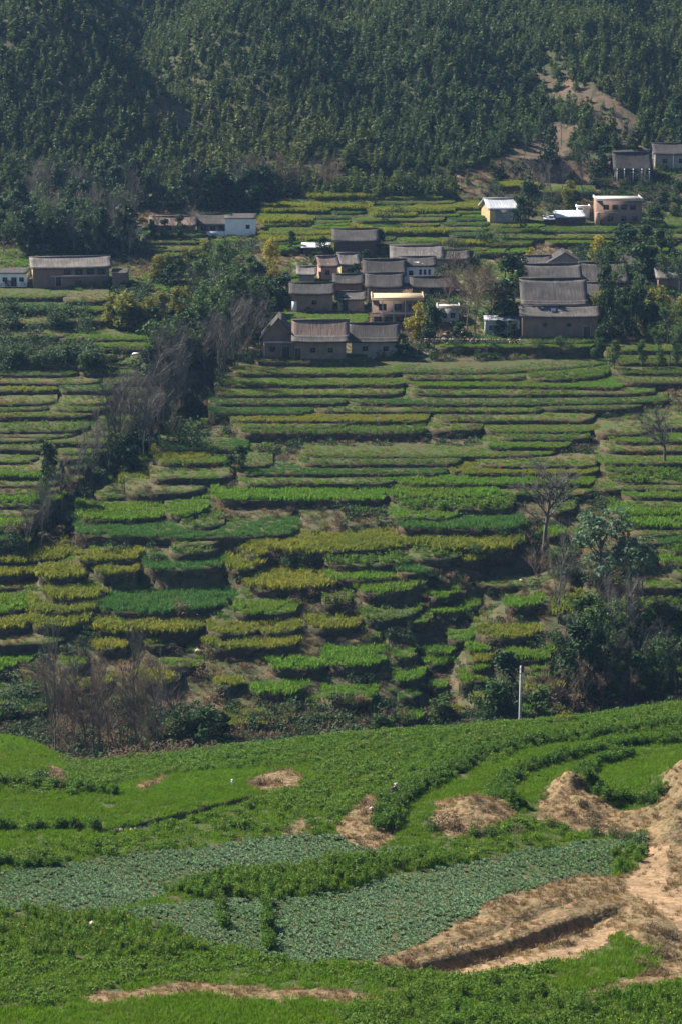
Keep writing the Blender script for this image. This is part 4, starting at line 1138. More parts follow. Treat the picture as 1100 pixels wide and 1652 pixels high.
# village trees
tree('yellow', 672, 545, 58, 'sunlit half of a round tree, coloured yellow, beside the sandy roofed house', None, .95)  # left half of one round crown, its sunlight put into yellow leaves
tree('dark', 696, 549, 62, 'shaded half of the yellow-lit round tree, given dark leaves', None, 1.0)  # right half of the same crown, its shade put into dark leaves
tree('barebrown', 765, 540, 112, 'large brown leafless tree right of the rubble heap', None, 1.3)
tree('barebrown', 745, 520, 88, 'brown leafless tree behind the rubble heap', None, 1.2)
tree('bamboo', 785, 470, 48, 'yellowish leafy tree behind the brown leafless tree', None, .9)
band('barebrown', [(720, 505), (752, 538), (788, 528), (735, 470), (770, 500), (800, 530)], 92, 'brown leafless tree in the group right of the rubble heap', 'brown trees right of the rubble heap', 1.3)
band('dark', [(575, 452), (612, 400), (520, 415), (640, 425), (700, 470), (555, 500), (462, 470), (590, 425)], 30, 'dark leafy tree squeezed between the village roofs', 'trees between the roofs', 1.0)
tree('cypress', 813, 530, 126, 'tall dark conifer left of the great tiled roofs', None, 1.15)
tree('cypress', 838, 478, 70, 'shorter dark conifer tucked behind the tall one', None, 1.0)
tree('yellow', 857, 428, 30, 'small yellow bush above the great tiled roofs', None, 1.2)
tree('yellow', 965, 424, 44, 'yellow-green clump on the left of a round bush above the roofs', None, 1.2)
tree('dark', 985, 424, 36, 'dark round bush right of the yellow-green clump', None, 1.5)
tree('cypress', 1034, 455, 98, 'tall dark tree right of the great tiled roofs', None, 1.0)
tree('dark', 1050, 452, 60, 'second broad dark tree at the right edge of the village', None, .7)
band('dark', [(975, 545), (1000, 540), (1025, 548), (1010, 520)], 84, 'dark tree in the grove below the right hand roofs', 'dark grove trees', .55)
band('bamboo', [(965, 520), (985, 500), (1040, 545), (1062, 530), (1100, 550), (1090, 545)], 66, 'yellow-green tree in the grove below the right hand roofs', 'yellow-green grove trees', .75)
band('wispy', [(1080, 470), (1095, 480), (1075, 560), (1060, 590)], 70, 'thin leafy tree near the right edge of the village', 'thin trees at the village edge')
band('green', [(962, 582), (990, 595), (1035, 590), (1065, 592), (1090, 588), (968, 570)], 44, 'small slim tree standing in front of the grove', 'slim trees in front of the grove', .7)
tree('dark', 852, 358, 66, 'black-green tree in front of the white roofed hut', None, .9)
tree('dark', 838, 372, 56, 'black-green tree at the left foot of the taller one', None, .7)
tree('bamboo', 918, 340, 48, 'yellowish round topped tree among the upper houses', None, .8)
tree('dark', 926, 342, 38, 'dark tree against the yellowish round topped one', None, .9)
tree('cypress', 1037, 228, 38, 'lone dark conifer high above the pavilion', None, 1.2)
tree('cypress', 885, 268, 100, 'slim dark conifer on the bare slope above the upper houses', None, .55)
band('wispy', [(870, 250), (905, 235), (925, 225), (845, 262), (790, 262), (800, 250), (940, 300), (955, 290)], 60, 'thin grey-green tree on the bare slope above the houses', 'thin trees on the bare slope')
band('bare', [(875, 330), (890, 320), (905, 310), (940, 325), (865, 318), (1010, 240), (1000, 225), (960, 220), (1045, 310), (930, 280)], 46, 'leafless grey tree among the upper houses', 'leafless trees among the upper houses')
band('cypress', [(1095, 250), (1090, 220)], 60, 'dark conifer at the right frame edge by the upper houses', 'conifers at the right edge')
band('bush', [(R3.uniform(800, 1090), R3.uniform(255, 320)) for _ in range(22)], 15, 'dark shrub on the brown slope round the pavilion', 'shrubs on the brown slope', 1.5)
band('brownbush', [(R3.uniform(740, 1090), R3.uniform(250, 320)) for _ in range(26)], 14, 'brown shrub on the bare slope round the pavilion', 'brown shrubs on the bare slope', 1.6)
band('bush', [(780, 388), (798, 392), (815, 390), (775, 392), (605, 330), (582, 335), (640, 348), (600, 398), (625, 360), (1010, 385), (1060, 380), (1080, 390), (745, 400), (725, 395)], 20, 'dark shrub among the small fields above the village', 'shrubs among the upper fields')
band('bush', [(R3.uniform(700, 960), R3.uniform(548, 562)) for _ in range(12)], 15, 'dark bush under the walls of the village edge', 'bushes under the village walls', 1.5)
tree('dark', 437, 575, 52, 'dark slim tree standing before the gabled porch', None, .7)
tree('dark', 648, 578, 44, 'dark bushy tree at the right end of the grey walled house', None, .8)
tree('dark', 470, 400, 30, 'small dark tree left of the white topped shed', None, 1.0)
band('bush', [(545, 430), (585, 425), (600, 440), (490, 440)], 22, 'dark bush between the village roofs', 'bushes between the roofs')
band('dark', [(R3.uniform(975, 1060), R3.uniform(490, 560)) for _ in range(7)], 74, 'dark tree in the dense grove right of the village', 'dark trees in the right hand grove', .6)
band('wispy', [(R3.uniform(960, 1100), R3.uniform(440, 590)) for _ in range(12)], 66, 'thin tree in the dense grove right of the village', 'thin trees in the right hand grove', 1.1)
band('dark', [(1065, 420), (1085, 425), (1100, 440), (1015, 425), (1000, 415)], 50, 'dark tree above the roofs at the right edge', 'dark trees above the right edge roofs', 1.0)
band('dark', [(805, 545), (826, 548), (742, 552), (690, 560)], 34, 'small dark tree along the lower edge of the village', 'small dark trees at the village edge', 1.0)
band('dark', [(1070, 340), (1090, 350), (1055, 365), (1100, 330), (960, 300), (975, 275)], 36, 'dark tree right of the flat roofed house', 'dark trees right of the flat roofed house', 1.1)
# right half of the terraces
tree('barewide', 876, 895, 150, 'tall bare tree with a straight dark trunk on the right of the terraces', None, 1.0, 305)
tree('bare', 900, 985, 130, 'bare grey tree below the straight dark trunk', None, .8, 305)
tree('barebrown', 868, 955, 85, 'brown bare tree at the foot of the straight dark trunk', None, 1.0, 305)
tree('barewide', 1072, 745, 90, 'bare wide tree near the right edge of the long steps', None, 1.1, 305)
tree('euca', 972, 1000, 180, 'wide feathery bluish-green tree on the right of the terraces', None, 1.0, 305)
tree('euca', 1020, 985, 120, 'smaller feathery bluish-green tree beside the wide one', None, 1.1, 305)
tree('bare', 1012, 1060, 130, 'bare grey tree in front of the smaller feathery tree', None, .8, 305)
tree('bare', 985, 1040, 110, 'bare grey tree in front of the wide feathery tree', None, .9, 305)
tree('dark', 932, 1120, 130, 'dark dense tree left of the lower right thicket', None, .75, 305)
tree('wispy', 962, 1125, 150, 'tall thin tree in the lower right thicket', None, .9, 305)
tree('dark', 958, 1110, 110, 'dark narrow tree behind the tall thin one', None, .7, 305)
band('wispy', [(985, 1135), (1010, 1130), (1040, 1125), (1065, 1130), (1090, 1125), (1000, 1110)], 92, 'thin tree with dull leaves in the lower right thicket', 'thin trees in the lower right thicket', 1.1, 305)
band('green', [(1000, 1140), (1048, 1132), (1080, 1120), (1025, 1115)], 70, 'dull green tree in the lower right thicket', 'green trees in the lower right thicket', 1.0, 305)
band('barebrown', [(905, 1150), (925, 1160), (945, 1150), (970, 1150), (1015, 1145), (880, 1140), (1100, 1120)], 80, 'brown bare sapling in the lower right thicket', 'brown saplings in the lower right thicket', 1.1, 305)
band('brownbush', [(890, 1150), (930, 1155), (960, 1150), (1000, 1145), (1060, 1120), (1085, 1100), (1030, 1060), (1060, 1065), (1095, 1060)], 34, 'withered bush in the lower right thicket', 'withered bushes in the lower right thicket', 1.3, 305)
tree('dark', 815, 1162, 125, 'dark tree behind the pale utility pole', None, .75, 305)
tree('green', 795, 1165, 75, 'olive tree left of the pale utility pole', None, .9, 305)
tree('green', 875, 1160, 62, 'dull green tree right of the pale utility pole', None, 1.1, 305)
tree('limebush', 912, 1166, 24, 'bright lime bush on the field edge right of the pole', None, 1.3, 250)
band('green', [(612, 1186), (628, 1188), (700, 1172), (712, 1170)], 52, 'bushy green tree where the spur meets the near field', 'green trees below the spur', 1.0, 305)
band('brownbush', [(735, 1165), (755, 1160), (690, 1160), (720, 1160), (650, 1160)], 26, 'withered bush in the gully below the spur', 'withered bushes in the gully', 1.2, 305)
band('bush', [(660, 1150), (680, 1120), (655, 1090), (700, 1060), (665, 1040), (690, 1090), (640, 1150), (720, 1130), (730, 1150), (770, 1120), (760, 1000), (730, 1000), (790, 960), (820, 915), (770, 900), (690, 930)], 15, 'dark bush in the shaded gully of the spur', 'dark bushes in the spur gully', 1.2, 305)
band('brownbush', [(500, 960), (520, 985), (540, 975), (480, 975), (555, 990), (440, 905), (300, 1075), (320, 1090), (260, 1090), (280, 1060), (330, 1060), (350, 1130), (240, 1080), (300, 990), (285, 985)], 24, 'withered bush on a bare bank of the spur', 'withered bushes on the spur', 1.3, 305)
band('bush', [(462, 912), (490, 915), (500, 1170), (470, 1185), (440, 1190), (530, 1180), (560, 1185), (400, 1190), (360, 1120), (470, 1135), (250, 905), (180, 895)], 24, 'dark bush in a shaded corner of the spur', 'dark bushes on the spur', 1.3, 305)
band('bush', [(R3.uniform(-5, 90), R3.uniform(1125, 1165)) for _ in range(8)], 32, 'dark bush in the shade at the lower left edge', 'dark bushes at the lower left', 1.5, 300)
band('green', [(R3.uniform(920, 1100), R3.uniform(1000, 1100)) for _ in range(14)], 62, 'dull green tree on the wooded right slope below the feathery trees', 'green trees on the wooded right slope', 1.2, 305)
band('bare', [(R3.uniform(890, 1095), R3.uniform(960, 1110)) for _ in range(14)], 88, 'grey bare tree on the wooded right slope below the feathery trees', 'bare trees on the wooded right slope', 1.0, 305)
band('bush', [(R3.uniform(880, 1100), R3.uniform(1000, 1150)) for _ in range(18)], 30, 'dark bush on the wooded right slope', 'bushes on the wooded right slope', 1.4, 305)
band('bush', [(R3.uniform(900, 1040), R3.uniform(880, 960)) for _ in range(9)], 26, 'dark bush under the feathery bluish trees', 'bushes under the feathery trees', 1.4, 305)
band('bush', [(R3.uniform(760, 900), R3.uniform(860, 935)) for _ in range(14)], 17, 'dark bush on the shaded bank below the straight dark trunk', 'bushes below the straight trunk', 1.4, 305)
# thicket at the lower left
band('barebrown', [(R3.uniform(85, 250), R3.uniform(1205, 1235)) for _ in range(10)], 150, 'brown leafless tree in the tall thicket at the lower left', 'leafless trees of the lower left thicket', .75, 285)
band('barebrown', [(R3.uniform(85, 300), R3.uniform(1205, 1236)) for _ in range(8)], 75, 'short brown leafless sapling within the lower left thicket', 'saplings of the lower left thicket', 1.4, 285)
band('bare', [(R3.uniform(95, 300), R3.uniform(1195, 1228)) for _ in range(9)], 140, 'grey leafless tree in the tall thicket at the lower left', 'grey trees of the lower left thicket', .8, 285)
tree('bare', 90, 1240, 232, 'tallest thin leafless tree at the left end of the thicket', None, .5, 285)
tree('bare', 153, 1225, 190, 'dark thin leafless tree in the middle of the thicket', None, .55, 285)
tree('bare', 222, 1210, 210, 'tall thin leafless tree at the right of the thicket', None, .5, 285)
band('dark', [(325, 1200), (345, 1205), (305, 1205), (360, 1200)], 62, 'dark evergreen right of the leafless thicket', 'evergreens beside the thicket', 1.0, 285)
band('green', [(270, 1200), (290, 1210), (250, 1205), (335, 1212)], 74, 'dull green tree beside the leafless thicket', 'green trees beside the thicket', .9, 285)
band('brownbush', [(255, 1222), (275, 1222), (240, 1226), (300, 1218), (110, 1238), (95, 1240), (130, 1235), (345, 1215), (180, 1230), (215, 1228)], 30, 'reddish withered bush along the foot of the thicket', 'withered bushes at the thicket foot', 1.4, 262)
# near mounds
band('brownbush', [(712, 1330), (725, 1335), (740, 1340), (760, 1345)], 36, 'dark withered bush on the left side of a tan mound', 'withered bushes on the mound', .9)
band('brownbush', [(890, 1330), (925, 1328), (950, 1330), (835, 1345), (1060, 1540), (1040, 1560), (1075, 1545), (420, 1268), (600, 1312), (985, 1345), (1005, 1352)], 24, 'withered bush on the dry near banks', 'withered bushes on the dry banks', 1.3)
band('bush', [(700, 1338), (990, 1352), (1010, 1356), (1030, 1358), (790, 1350), (960, 1350), (64, 1258)], 22, 'dark bush at the foot of the tan mounds', 'dark bushes by the mounds', 1.1)

# ------------------------------------------------------------------ buildings: each a thing with walls, roofs, windows, doors
def box_vf(x0, x1, y0, y1, z0, z1):
    V = np.array([(x0,y0,z0),(x1,y0,z0),(x1,y1,z0),(x0,y1,z0),(x0,y0,z1),(x1,y0,z1),(x1,y1,z1),(x0,y1,z1)], float)
    Q = np.array([(0,3,2,1),(4,5,6,7),(0,1,5,4),(1,2,6,5),(2,3,7,6),(3,0,4,7)])
    return V, Q
def boxes(name, bl, mat, parent, label=None, bevel=0.0):
    V, Q, o = [], [], 0
    for b in bl:
        v, q = box_vf(*b); V.append(v); Q.append(q + o); o += len(v)
    me = fast_mesh(name, np.concatenate(V), np.concatenate(Q), [mat])
    return link(name, me, parent, label=label)
def poly_prism(name, prof, x0, x1, mat, parent, label=None):
    """profile in the y-z plane pushed from x0 to x1"""
    n = len(prof)
    V = [(x0, y, z) for y, z in prof] + [(x1, y, z) for y, z in prof]
    Fc = [list(range(n))[::-1], [n + k for k in range(n)]] + [[k, (k + 1) % n, n + (k + 1) % n, n + k] for k in range(n)]
    return link(name, fast_mesh(name, np.array(V), Fc, [mat]), parent, label=label)

def roof_slab(name, x0, x1, ya, za, yb, zb, th, mat, parent, ribs=True, label=None, bend=1.0):
    """a sloping slab from the eave (ya, za) to the ridge (yb, zb), slightly sagging, with raised tile courses"""
    nx = max(6, int(abs(x1 - x0) / 0.9)); ny = 6
    V = []
    R = random.Random(int(abs(x0 * 31 + za * 77 + yb * 13)) + 5)
    for top in (1, 0):
        for j in range(ny + 1):
            f = j / ny
            for i in range(nx + 1):
                g = i / nx
                sag = -bend * (0.10 * math.sin(math.pi * g) + 0.10 * math.sin(math.pi * f))
                wob = R.uniform(-.025, .025) if top else 0
                end = 0.10 * bend * (2 * g - 1) ** 4
                V.append((x0 + (x1 - x0) * g, ya + (yb - ya) * f, za + (zb - za) * f + sag + wob + end + (th if top else 0)))
    w_ = nx + 1; m_ = w_ * (ny + 1); Q = []
    for j in range(ny):
        for i in range(nx):
            a = j * w_ + i
            Q.append([a, a + 1, a + w_ + 1, a + w_]); Q.append([m_ + a, m_ + a + w_, m_ + a + w_ + 1, m_ + a + 1])
    for i in range(nx):
        Q.append([i, m_ + i, m_ + i + 1, i + 1]); a = ny * w_ + i; Q.append([a, a + 1, m_ + a + 1, m_ + a])
    for j in range(ny):
        a = j * w_; Q.append([a, a + w_, m_ + a + w_, m_ + a]); a += nx; Q.append([a, m_ + a, m_ + a + w_, a + w_])
    return link(name, fast_mesh(name, np.array(V), np.array(Q), [mat]), parent, label=label)

def window(parent, x, z, w_, h, frame='timber', y=0.0, bars=1):
    f = boxes('window', [(x - w_/2 - .08, x + w_/2 + .08, y - .05, y + .02, z - h/2 - .10, z - h/2), (x - w_/2 - .08, x + w_/2 + .08, y - .05, y + .02, z + h/2, z + h/2 + .08),
                         (x - w_/2 - .08, x - w_/2, y - .05, y + .02, z - h/2, z + h/2), (x + w_/2, x + w_/2 + .08, y - .05, y + .02, z - h/2, z + h/2)] +
              [(x - .025 + (k + 1) * 0, x + .025, y - .045, y + .02, z - h/2, z + h/2) for k in range(bars)], M[frame], parent)
    boxes('pane', [(x - w_/2, x + w_/2, y - .02, y + .03, z - h/2, z + h/2)], M['glass'], f)
def door(parent, x, w_, h, frame='timber', y=0.0):
    d = boxes('door', [(x - w_/2, x - .01, y - .04, y + .02, 0, h), (x + .01, x + w_/2, y - .04, y + .02, 0, h)], M[frame], parent)
    boxes('door_frame', [(x - w_/2 - .1, x - w_/2, y - .07, y + .02, 0, h + .1), (x + w_/2, x + w_/2 + .1, y - .07, y + .02, 0, h + .1), (x - w_/2, x + w_/2, y - .07, y + .02, h, h + .1)], M['concrete'], d)

def house(px0, px1, row, wall_px, roof_px, label, name='house', wall='mud', roof='tile', depth=6.5, rot=0.0, style='gable', feats=(), oh=.6, cat='house', ymin=300, ridge_back=None):
    p = at((px0 + px1) / 2, row, ymin)
    s = p[1] / F
    wd = (px1 - px0) * s; wh = wall_px * s * 1.03
    t = -(p[2] - ZC) / p[1]
    e = link(name, None, None, (p[0], p[1], p[2]), rot, None, label, cat, 'village buildings')
    ww = wd / 2 - (oh if style in ('gable', 'shed') else 0)
    if style == 'gable':
        half = depth / 2
        rise = max(1.0, roof_px * s - t * (half + oh) + 0.2)
        rb = half
        poly_prism('wall', [(0, -2.5), (depth, -2.5), (depth, wh), (rb, wh + rise * .93), (0, wh)], -ww, ww, M[wall], e)
        sl_ = rise / half
        r = roof_slab('roof', -ww - oh, ww + oh, -oh, wh - sl_ * oh + .03, rb - .02, wh + rise + .0, .16, M[roof], e)
        roof_slab('roof', -ww - oh, ww + oh, depth + oh, wh - sl_ * oh + .03, rb + .02, wh + rise + .0, .16, M[roof], e)
        boxes('ridge_cap', [(-ww - oh - .05, ww + oh + .05, rb - .16, rb + .16, wh + rise - .02, wh + rise + .28)], M[roof], r)
        boxes('eave_board', [(-ww - oh + .05, ww + oh - .05, -oh + .04, -oh + .10, wh - sl_ * oh - .12, wh - sl_ * oh + .03)], M['timber'], e)
    elif style == 'shed':
        rise = max(.4, roof_px * s - t * depth)
        poly_prism('wall', [(0, -2.5), (depth, -2.5), (depth, wh + rise), (0, wh)], -ww, ww, M[wall], e)
        roof_slab('roof', -ww - oh, ww + oh, -oh, wh - rise / depth * oh + .05, depth + .2, wh + rise + .05, .14, M[roof], e, bend=.15)
    elif style == 'flat':
        boxes('wall', [(-ww, ww, 0, depth, -2.5, wh)], M[wall], e)
        boxes('roof', [(-ww - .25, ww + .25, -.35, depth + .25, wh + .003, wh + .25)], M[roof], e)
        boxes('parapet', [(-ww - .2, ww + .2, -.3, -.12, wh + .253, wh + .55), (-ww - .2, -ww - .02, -.12, depth + .2, wh + .253, wh + .55), (ww + .02, ww + .2, -.12, depth + .2, wh + .253, wh + .55)], M[roof], e)
    elif style == 'front':                       # the gable end faces the camera
        rise = max(.8, roof_px * s)
        V = [(-ww, 0, -2.5), (ww, 0, -2.5), (ww, 0, wh), (0, 0, wh + rise), (-ww, 0, wh)]
        V += [(x, depth, z) for x, y, z in V]
        Fc = [[0, 1, 2, 3, 4], [9, 8, 7, 6, 5]] + [[(k + 1) % 5, k, k + 5, (k + 1) % 5 + 5] for k in range(5)]
        link('wall', fast_mesh('wall', np.array(V), Fc, [M[wall]]), e)
        for sg in (-1, 1):
            o = roof_slab('roof', -.5, depth + .4, -(ww + .5), wh - rise / ww * .5 + .05, -.02, wh + rise + .03, .16, M[roof], e)
            if sg < 0:
                o.rotation_euler = (0, 0, math.pi / 2)   # x->y, y->-x : slope falls to the right
                for v in o.data.vertices: v.co.y = v.co.y
            else:
                o.rotation_euler = (0, 0, math.pi / 2)
                for v in o.data.vertices: v.co.y = -v.co.y
                o.data.flip_normals()
    for f in feats:
        if f[0] == 'window':
            for q in f[1]: window(e, (q - .5) * 2 * ww, wh * f[2], f[3], f[4], f[5] if len(f) > 5 else 'timber', 0.0)
        elif f[0] == 'door': door(e, (f[1] - .5) * 2 * ww, f[2], f[3], f[4] if len(f) > 4 else 'timber')
        elif f[0] == 'eave':                     # a lower skirt roof along the front
            z = wh * f[1]
            boxes('beam', [(-ww, ww, -.9, -.8, z - .35, z - .2)], M['timber'], e)
            roof_slab('skirt_roof', -ww - oh, ww + oh, -f[2], z - .28, -.03, z + f[2] * .45 - .1, .14, M[f[3]], e)
        elif f[0] == 'post':
            for q in f[1]: boxes('post', [((q - .5) * 2 * ww - .1, (q - .5) * 2 * ww + .1, -f[2] - .1, -f[2] + .1, -.5, wh * f[3])], M[f[4]], e)
        elif f[0] == 'band':                     # a floor slab or a painted strip standing proud of the wall
            boxes(f[5] if len(f) > 5 else 'floor_slab', [((f[3] - .5) * 2 * ww, (f[4] - .5) * 2 * ww, -.35, -.002, wh * f[1], wh * f[1] + .28)], M[f[2]], e)
        elif f[0] == 'panel':                    # a differently finished stretch of wall: a projecting bay
            boxes(f[6] if len(f) > 6 else 'bay', [((f[1] - .5) * 2 * ww, (f[2] - .5) * 2 * ww, -f[5], -.004, -1.0 if f[3] <= 0 else wh * f[3], wh * f[4])], M[M_of(f)], e)
        elif f[0] == 'side':                     # end wall in another colour, which stands for sun falling on it
            sx = -1 if f[1] == 'left' else 1
            boxes('end_wall', [((-ww - .06) if sx < 0 else ww + .003, (-ww - .003) if sx < 0 else ww + .06, .05, depth - .05, -1.0, wh * .98)], M[f[2]], e)
        elif f[0] == 'skylight':
            half = depth / 2; y = half * f[2]; z = wh + (y / half) * max(1.0, roof_px * s - t * (half + oh) + .2)
            o = boxes('skylight', [(-.45, .45, -.55, .55, 0, .10)], M['metalroof'], e)
            o.location = ((f[1] - .5) * 2 * ww, y, z + .12); o.rotation_euler = (math.atan2(max(1.0, roof_px * s - t * (half + oh) + .2), half), 0, 0)
    return e
def M_of(f): return f[7] if len(f) > 7 else 'white'

# front row of the village
house(470, 564, 580, 33, 30, 'long mud walled house with a two tier reddish tiled roof at the village front', wall='mud', roof='tilered', depth=6.5,
      feats=[('eave', .98, 1.6, 'tile'), ('door', .06, 1.1, 2.1), ('window', [.35, .7], .45, .8, .7)])
house(561, 646, 580, 32, 26, 'grey walled house right of the reddish roofed one', wall='greywall', roof='tiledark', depth=7, feats=[('window', [.3, .75], .55, .8, .7), ('eave', .99, 1.0, 'tiledark')])
house(424, 476, 577, 34, 29, 'dark gable fronted house with a white awning over its porch', wall='brownwall', roof='tiledark', depth=7, style='front',
      feats=[('band', .70, 'metalroof', .02, .98, 'awning'), ('post', [.05, .93], .6, .70, 'yellowwall'), ('door', .72, 1.4, 2.1), ('window', [.3], .4, .9, .8)])
house(466, 542, 503, 30, 15, 'mud house with a dark roof behind the narrow green plot', wall='mud', roof='tiledark', depth=6, feats=[('panel', .0, .12, 0, .55, .06, 'plaster_panel', 'white'), ('window', [.55], .5, .8, .7)])
house(540, 592, 502, 20, 10, 'low grey outhouse between the mud house and the sandy roofed house', name='outhouse', wall='greywall', roof='tile', depth=5, cat='outhouse', feats=[('door', .3, 1.0, 1.9)])
house(600, 682, 527, 42, 12, 'two storey unfinished house with a flat sandy roof and concrete columns', wall='brownwall', roof='tanslab', depth=8, style='flat',
      feats=[('band', .48, 'concrete', 0, 1), ('post', [.0, .2, .42, .65, .88], .3, .98, 'concrete'), ('window', [.1, .32, .55, .78], .25, 1.3, 1.2), ('window', [.2, .5, .8], .74, 1.3, 1.1)])
house(588, 652, 486, 24, 20, 'house with a plain dark roof just behind the sandy roofed house', wall='mud', roof='tiledark', depth=7, feats=[('window', [.5], .5, .8, .7)])
house(584, 656, 462, 20, 22, 'house under the lowest of three stacked dark roofs', wall='brownwall', roof='tiledark', depth=7)
house(643, 704, 456, 28, 12, 'white walled house with small dark windows in the middle of the village', wall='white', roof='tiledark', depth=6,
      feats=[('window', [.28], .55, .7, .8), ('window', [.58, .72, .86], .6, .35, .9), ('panel', .5, 1.0, 0, .38, .05, 'lower_wall', 'greywall')])
house(660, 735, 478, 16, 14, 'low dark roofed barn under the white walled house', name='barn', wall='brownwall', roof='tiledark', depth=5, cat='barn', feats=[('panel', .42, .75, .2, .8, .06, 'blue_shutter', 'glass')])
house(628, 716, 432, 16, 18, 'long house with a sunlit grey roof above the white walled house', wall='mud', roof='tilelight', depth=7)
house(690, 758, 432, 15, 12, 'shorter house with a pale roof right of the long grey roof', wall='mud', roof='tile', depth=6)
house(535, 611, 410, 22, 17, 'large dark barn below the bright upper fields', name='barn', wall='timber', roof='tiledark', depth=8, cat='barn')
house(486, 534, 410, 10, 7, 'open shed with a white sheet roof left of the large dark barn', name='shed', wall='timber', roof='metalroof', depth=4, style='shed', cat='shed', oh=.4, feats=[('post', [.05, .5, .95], .3, .95, 'timber')])
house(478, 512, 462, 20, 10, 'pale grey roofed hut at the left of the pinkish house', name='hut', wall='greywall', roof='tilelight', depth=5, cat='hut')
house(513, 549, 452, 24, 13, 'pinkish house with a reddish left roof among the dark ones', wall='pinkwall', roof='tilered', depth=5, rot=.2, feats=[('window', [.4], .5, .8, .8)])
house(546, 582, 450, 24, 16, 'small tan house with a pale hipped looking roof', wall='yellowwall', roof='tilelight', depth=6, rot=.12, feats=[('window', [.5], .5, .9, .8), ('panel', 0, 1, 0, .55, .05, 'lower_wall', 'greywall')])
house(536, 588, 474, 18, 12, 'dark roofed lean-to in front of the small tan house', name='outhouse', wall='brownwall', roof='tiledark', depth=5, cat='outhouse')
# left side
house(50, 182, 461, 30, 15, 'long farmhouse with a pale lit roof and end wall painted sunlit ochre on the left', name='farmhouse', wall='brownwall', roof='tilelight', depth=7, rot=.16, cat='farmhouse',
      feats=[('side', 'left', 'yellowwall'), ('band', .48, 'concrete', .22, .98), ('window', [.45, .6, .75, .9], .72, 1.3, .9), ('door', .33, 1.1, 2.0)])  # left gable: the sunlight on it is painted in as ochre
house(-12, 46, 462, 20, 6, 'small white building left of the long farmhouse', name='outhouse', wall='white', roof='tiledark', depth=5, style='shed', cat='outhouse', oh=.25, feats=[('door', .62, 1.0, 1.8), ('window', [.35, .85], .55, .8, .7)])
house(180, 208, 462, 20, 6, 'brown lean-to at the right end of the long farmhouse', name='shed', wall='brownwall', roof='tiledark', depth=4, style='shed', cat='shed', oh=.25)
house(314, 374, 380, 19, 14, 'dark roofed house with a white lower wall below the forest', wall='greywall', roof='tiledark', depth=7, feats=[('panel', 0, 1, 0, .36, .5, 'balcony_wall', 'white'), ('post', [.02, .35, .7, .98], .3, .95, 'timber'), ('window', [.2, .5, .8], .6, 1.0, .8)])
house(362, 414, 381, 27, 6, 'white flat block joined to the dark roofed house below the forest', wall='white', roof='tiledark', depth=6, style='shed', oh=.2, feats=[('window', [.75], .55, .7, .7)])
house(217, 230, 377, 11, 5, 'tiny white hut below the left forest', name='hut', wall='white', roof='tiledark', depth=2.5, style='shed', oh=.15, cat='hut')
house(240, 318, 377, 14, 12, 'low reddish brown house hidden by trees left of the white block', wall='brownwall', roof='tilered', depth=6)
# right side
house(836, 968, 545, 35, 15, 'great walled house with a pale roof and one white skylight at the right front', wall='brownwall', roof='tile', depth=7, feats=[('skylight', .42, .55), ('window', [.3, .62], .6, .7, .6), ('door', .86, 1.3, 2.2)])
house(838, 948, 512, 24, 38, 'house under the largest slope of grey tiles at the right', wall='timber', roof='tile', depth=10, feats=[('eave', .98, .9, 'tile')])
house(836, 940, 475, 16, 32, 'house with the highest of the great grey roofs', wall='timber', roof='tile', depth=10)
house(934, 1015, 462, 8, 30, 'house whose grey roof adjoins the great roofs on the right', wall='timber', roof='tile', depth=9)
house(940, 990, 495, 18, 20, 'narrow house below the adjoining grey roof', wall='timber', roof='tile', depth=7)
house(884, 936, 440, 16, 15, 'small house with its dark gable over the great roofs', wall='greywall', roof='tiledark', depth=7, style='front', feats=[('window', [.65], .6, .7, .6, 'white')])
house(840, 890, 436, 10, 12, 'low grey roofed shed left of the small dark gable', name='shed', wall='mud', roof='tile', depth=5, cat='shed')
house(1000, 1050, 440, 14, 14, 'pale roofed house half hidden behind the broad dark tree', wall='mud', roof='tile', depth=6)
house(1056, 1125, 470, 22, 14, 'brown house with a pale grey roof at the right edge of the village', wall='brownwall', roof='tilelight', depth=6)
house(780, 838, 542, 24, 6, 'whitish low shed with pale panels beside the great walled house', name='shed', wall='concrete', roof='metalroof', depth=3, style='shed', oh=.2, cat='shed',
      feats=[('window', [.2, .5, .8], .55, 1.1, 1.0, 'white'), ('post', [.0, .33, .66, 1.0], .1, .98, 'white')])
house(706, 740, 520, 22, 4, 'small grey block house beside the rubble heap', name='outhouse', wall='concrete', roof='concrete', depth=4, style='flat', cat='outhouse', feats=[('window', [.3, .7], .5, .8, .8)])
house(784, 845, 360, 24, 14, 'house with an ochre gable and a pale blue roof above the fields', wall='yellowwall', roof='metalroof', depth=7, rot=.22, feats=[('panel', .18, 1, 0, .9, .05, 'grey_front', 'greywall'), ('window', [.45, .75], .5, 1.0, .9)])
house(876, 900, 363, 8, 6, 'tiny low shed with a white roof edge', name='shed', wall='timber', roof='metalroof', depth=3, style='shed', oh=.2, cat='shed')
house(896, 946, 365, 14, 10, 'low house with a pale greenish white roof', wall='timber', roof='metalroof', depth=5, style='shed', oh=.3, rot=.1, feats=[('window', [.3, .6], .5, .9, .7)])
house(931, 950, 352, 16, 4, 'white narrow block behind the low pale roofed house', name='outhouse', wall='white', roof='white', depth=3, style='flat', cat='outhouse', feats=[('window', [.4], .5, .6, .8)])
house(962, 1034, 361, 36, 5, 'two storey flat roofed house with a white cornice and pinkish end', wall='brownwall', roof='concrete', depth=8, style='flat',
      feats=[('band', .46, 'concrete', .0, .45), ('window', [.2, .4, .6, .8], .72, 1.1, .9), ('window', [.3, .6, .85], .22, 1.1, .9), ('panel', -.04, .06, 0, .5, .6, 'pink_pier', 'pinkwall')])
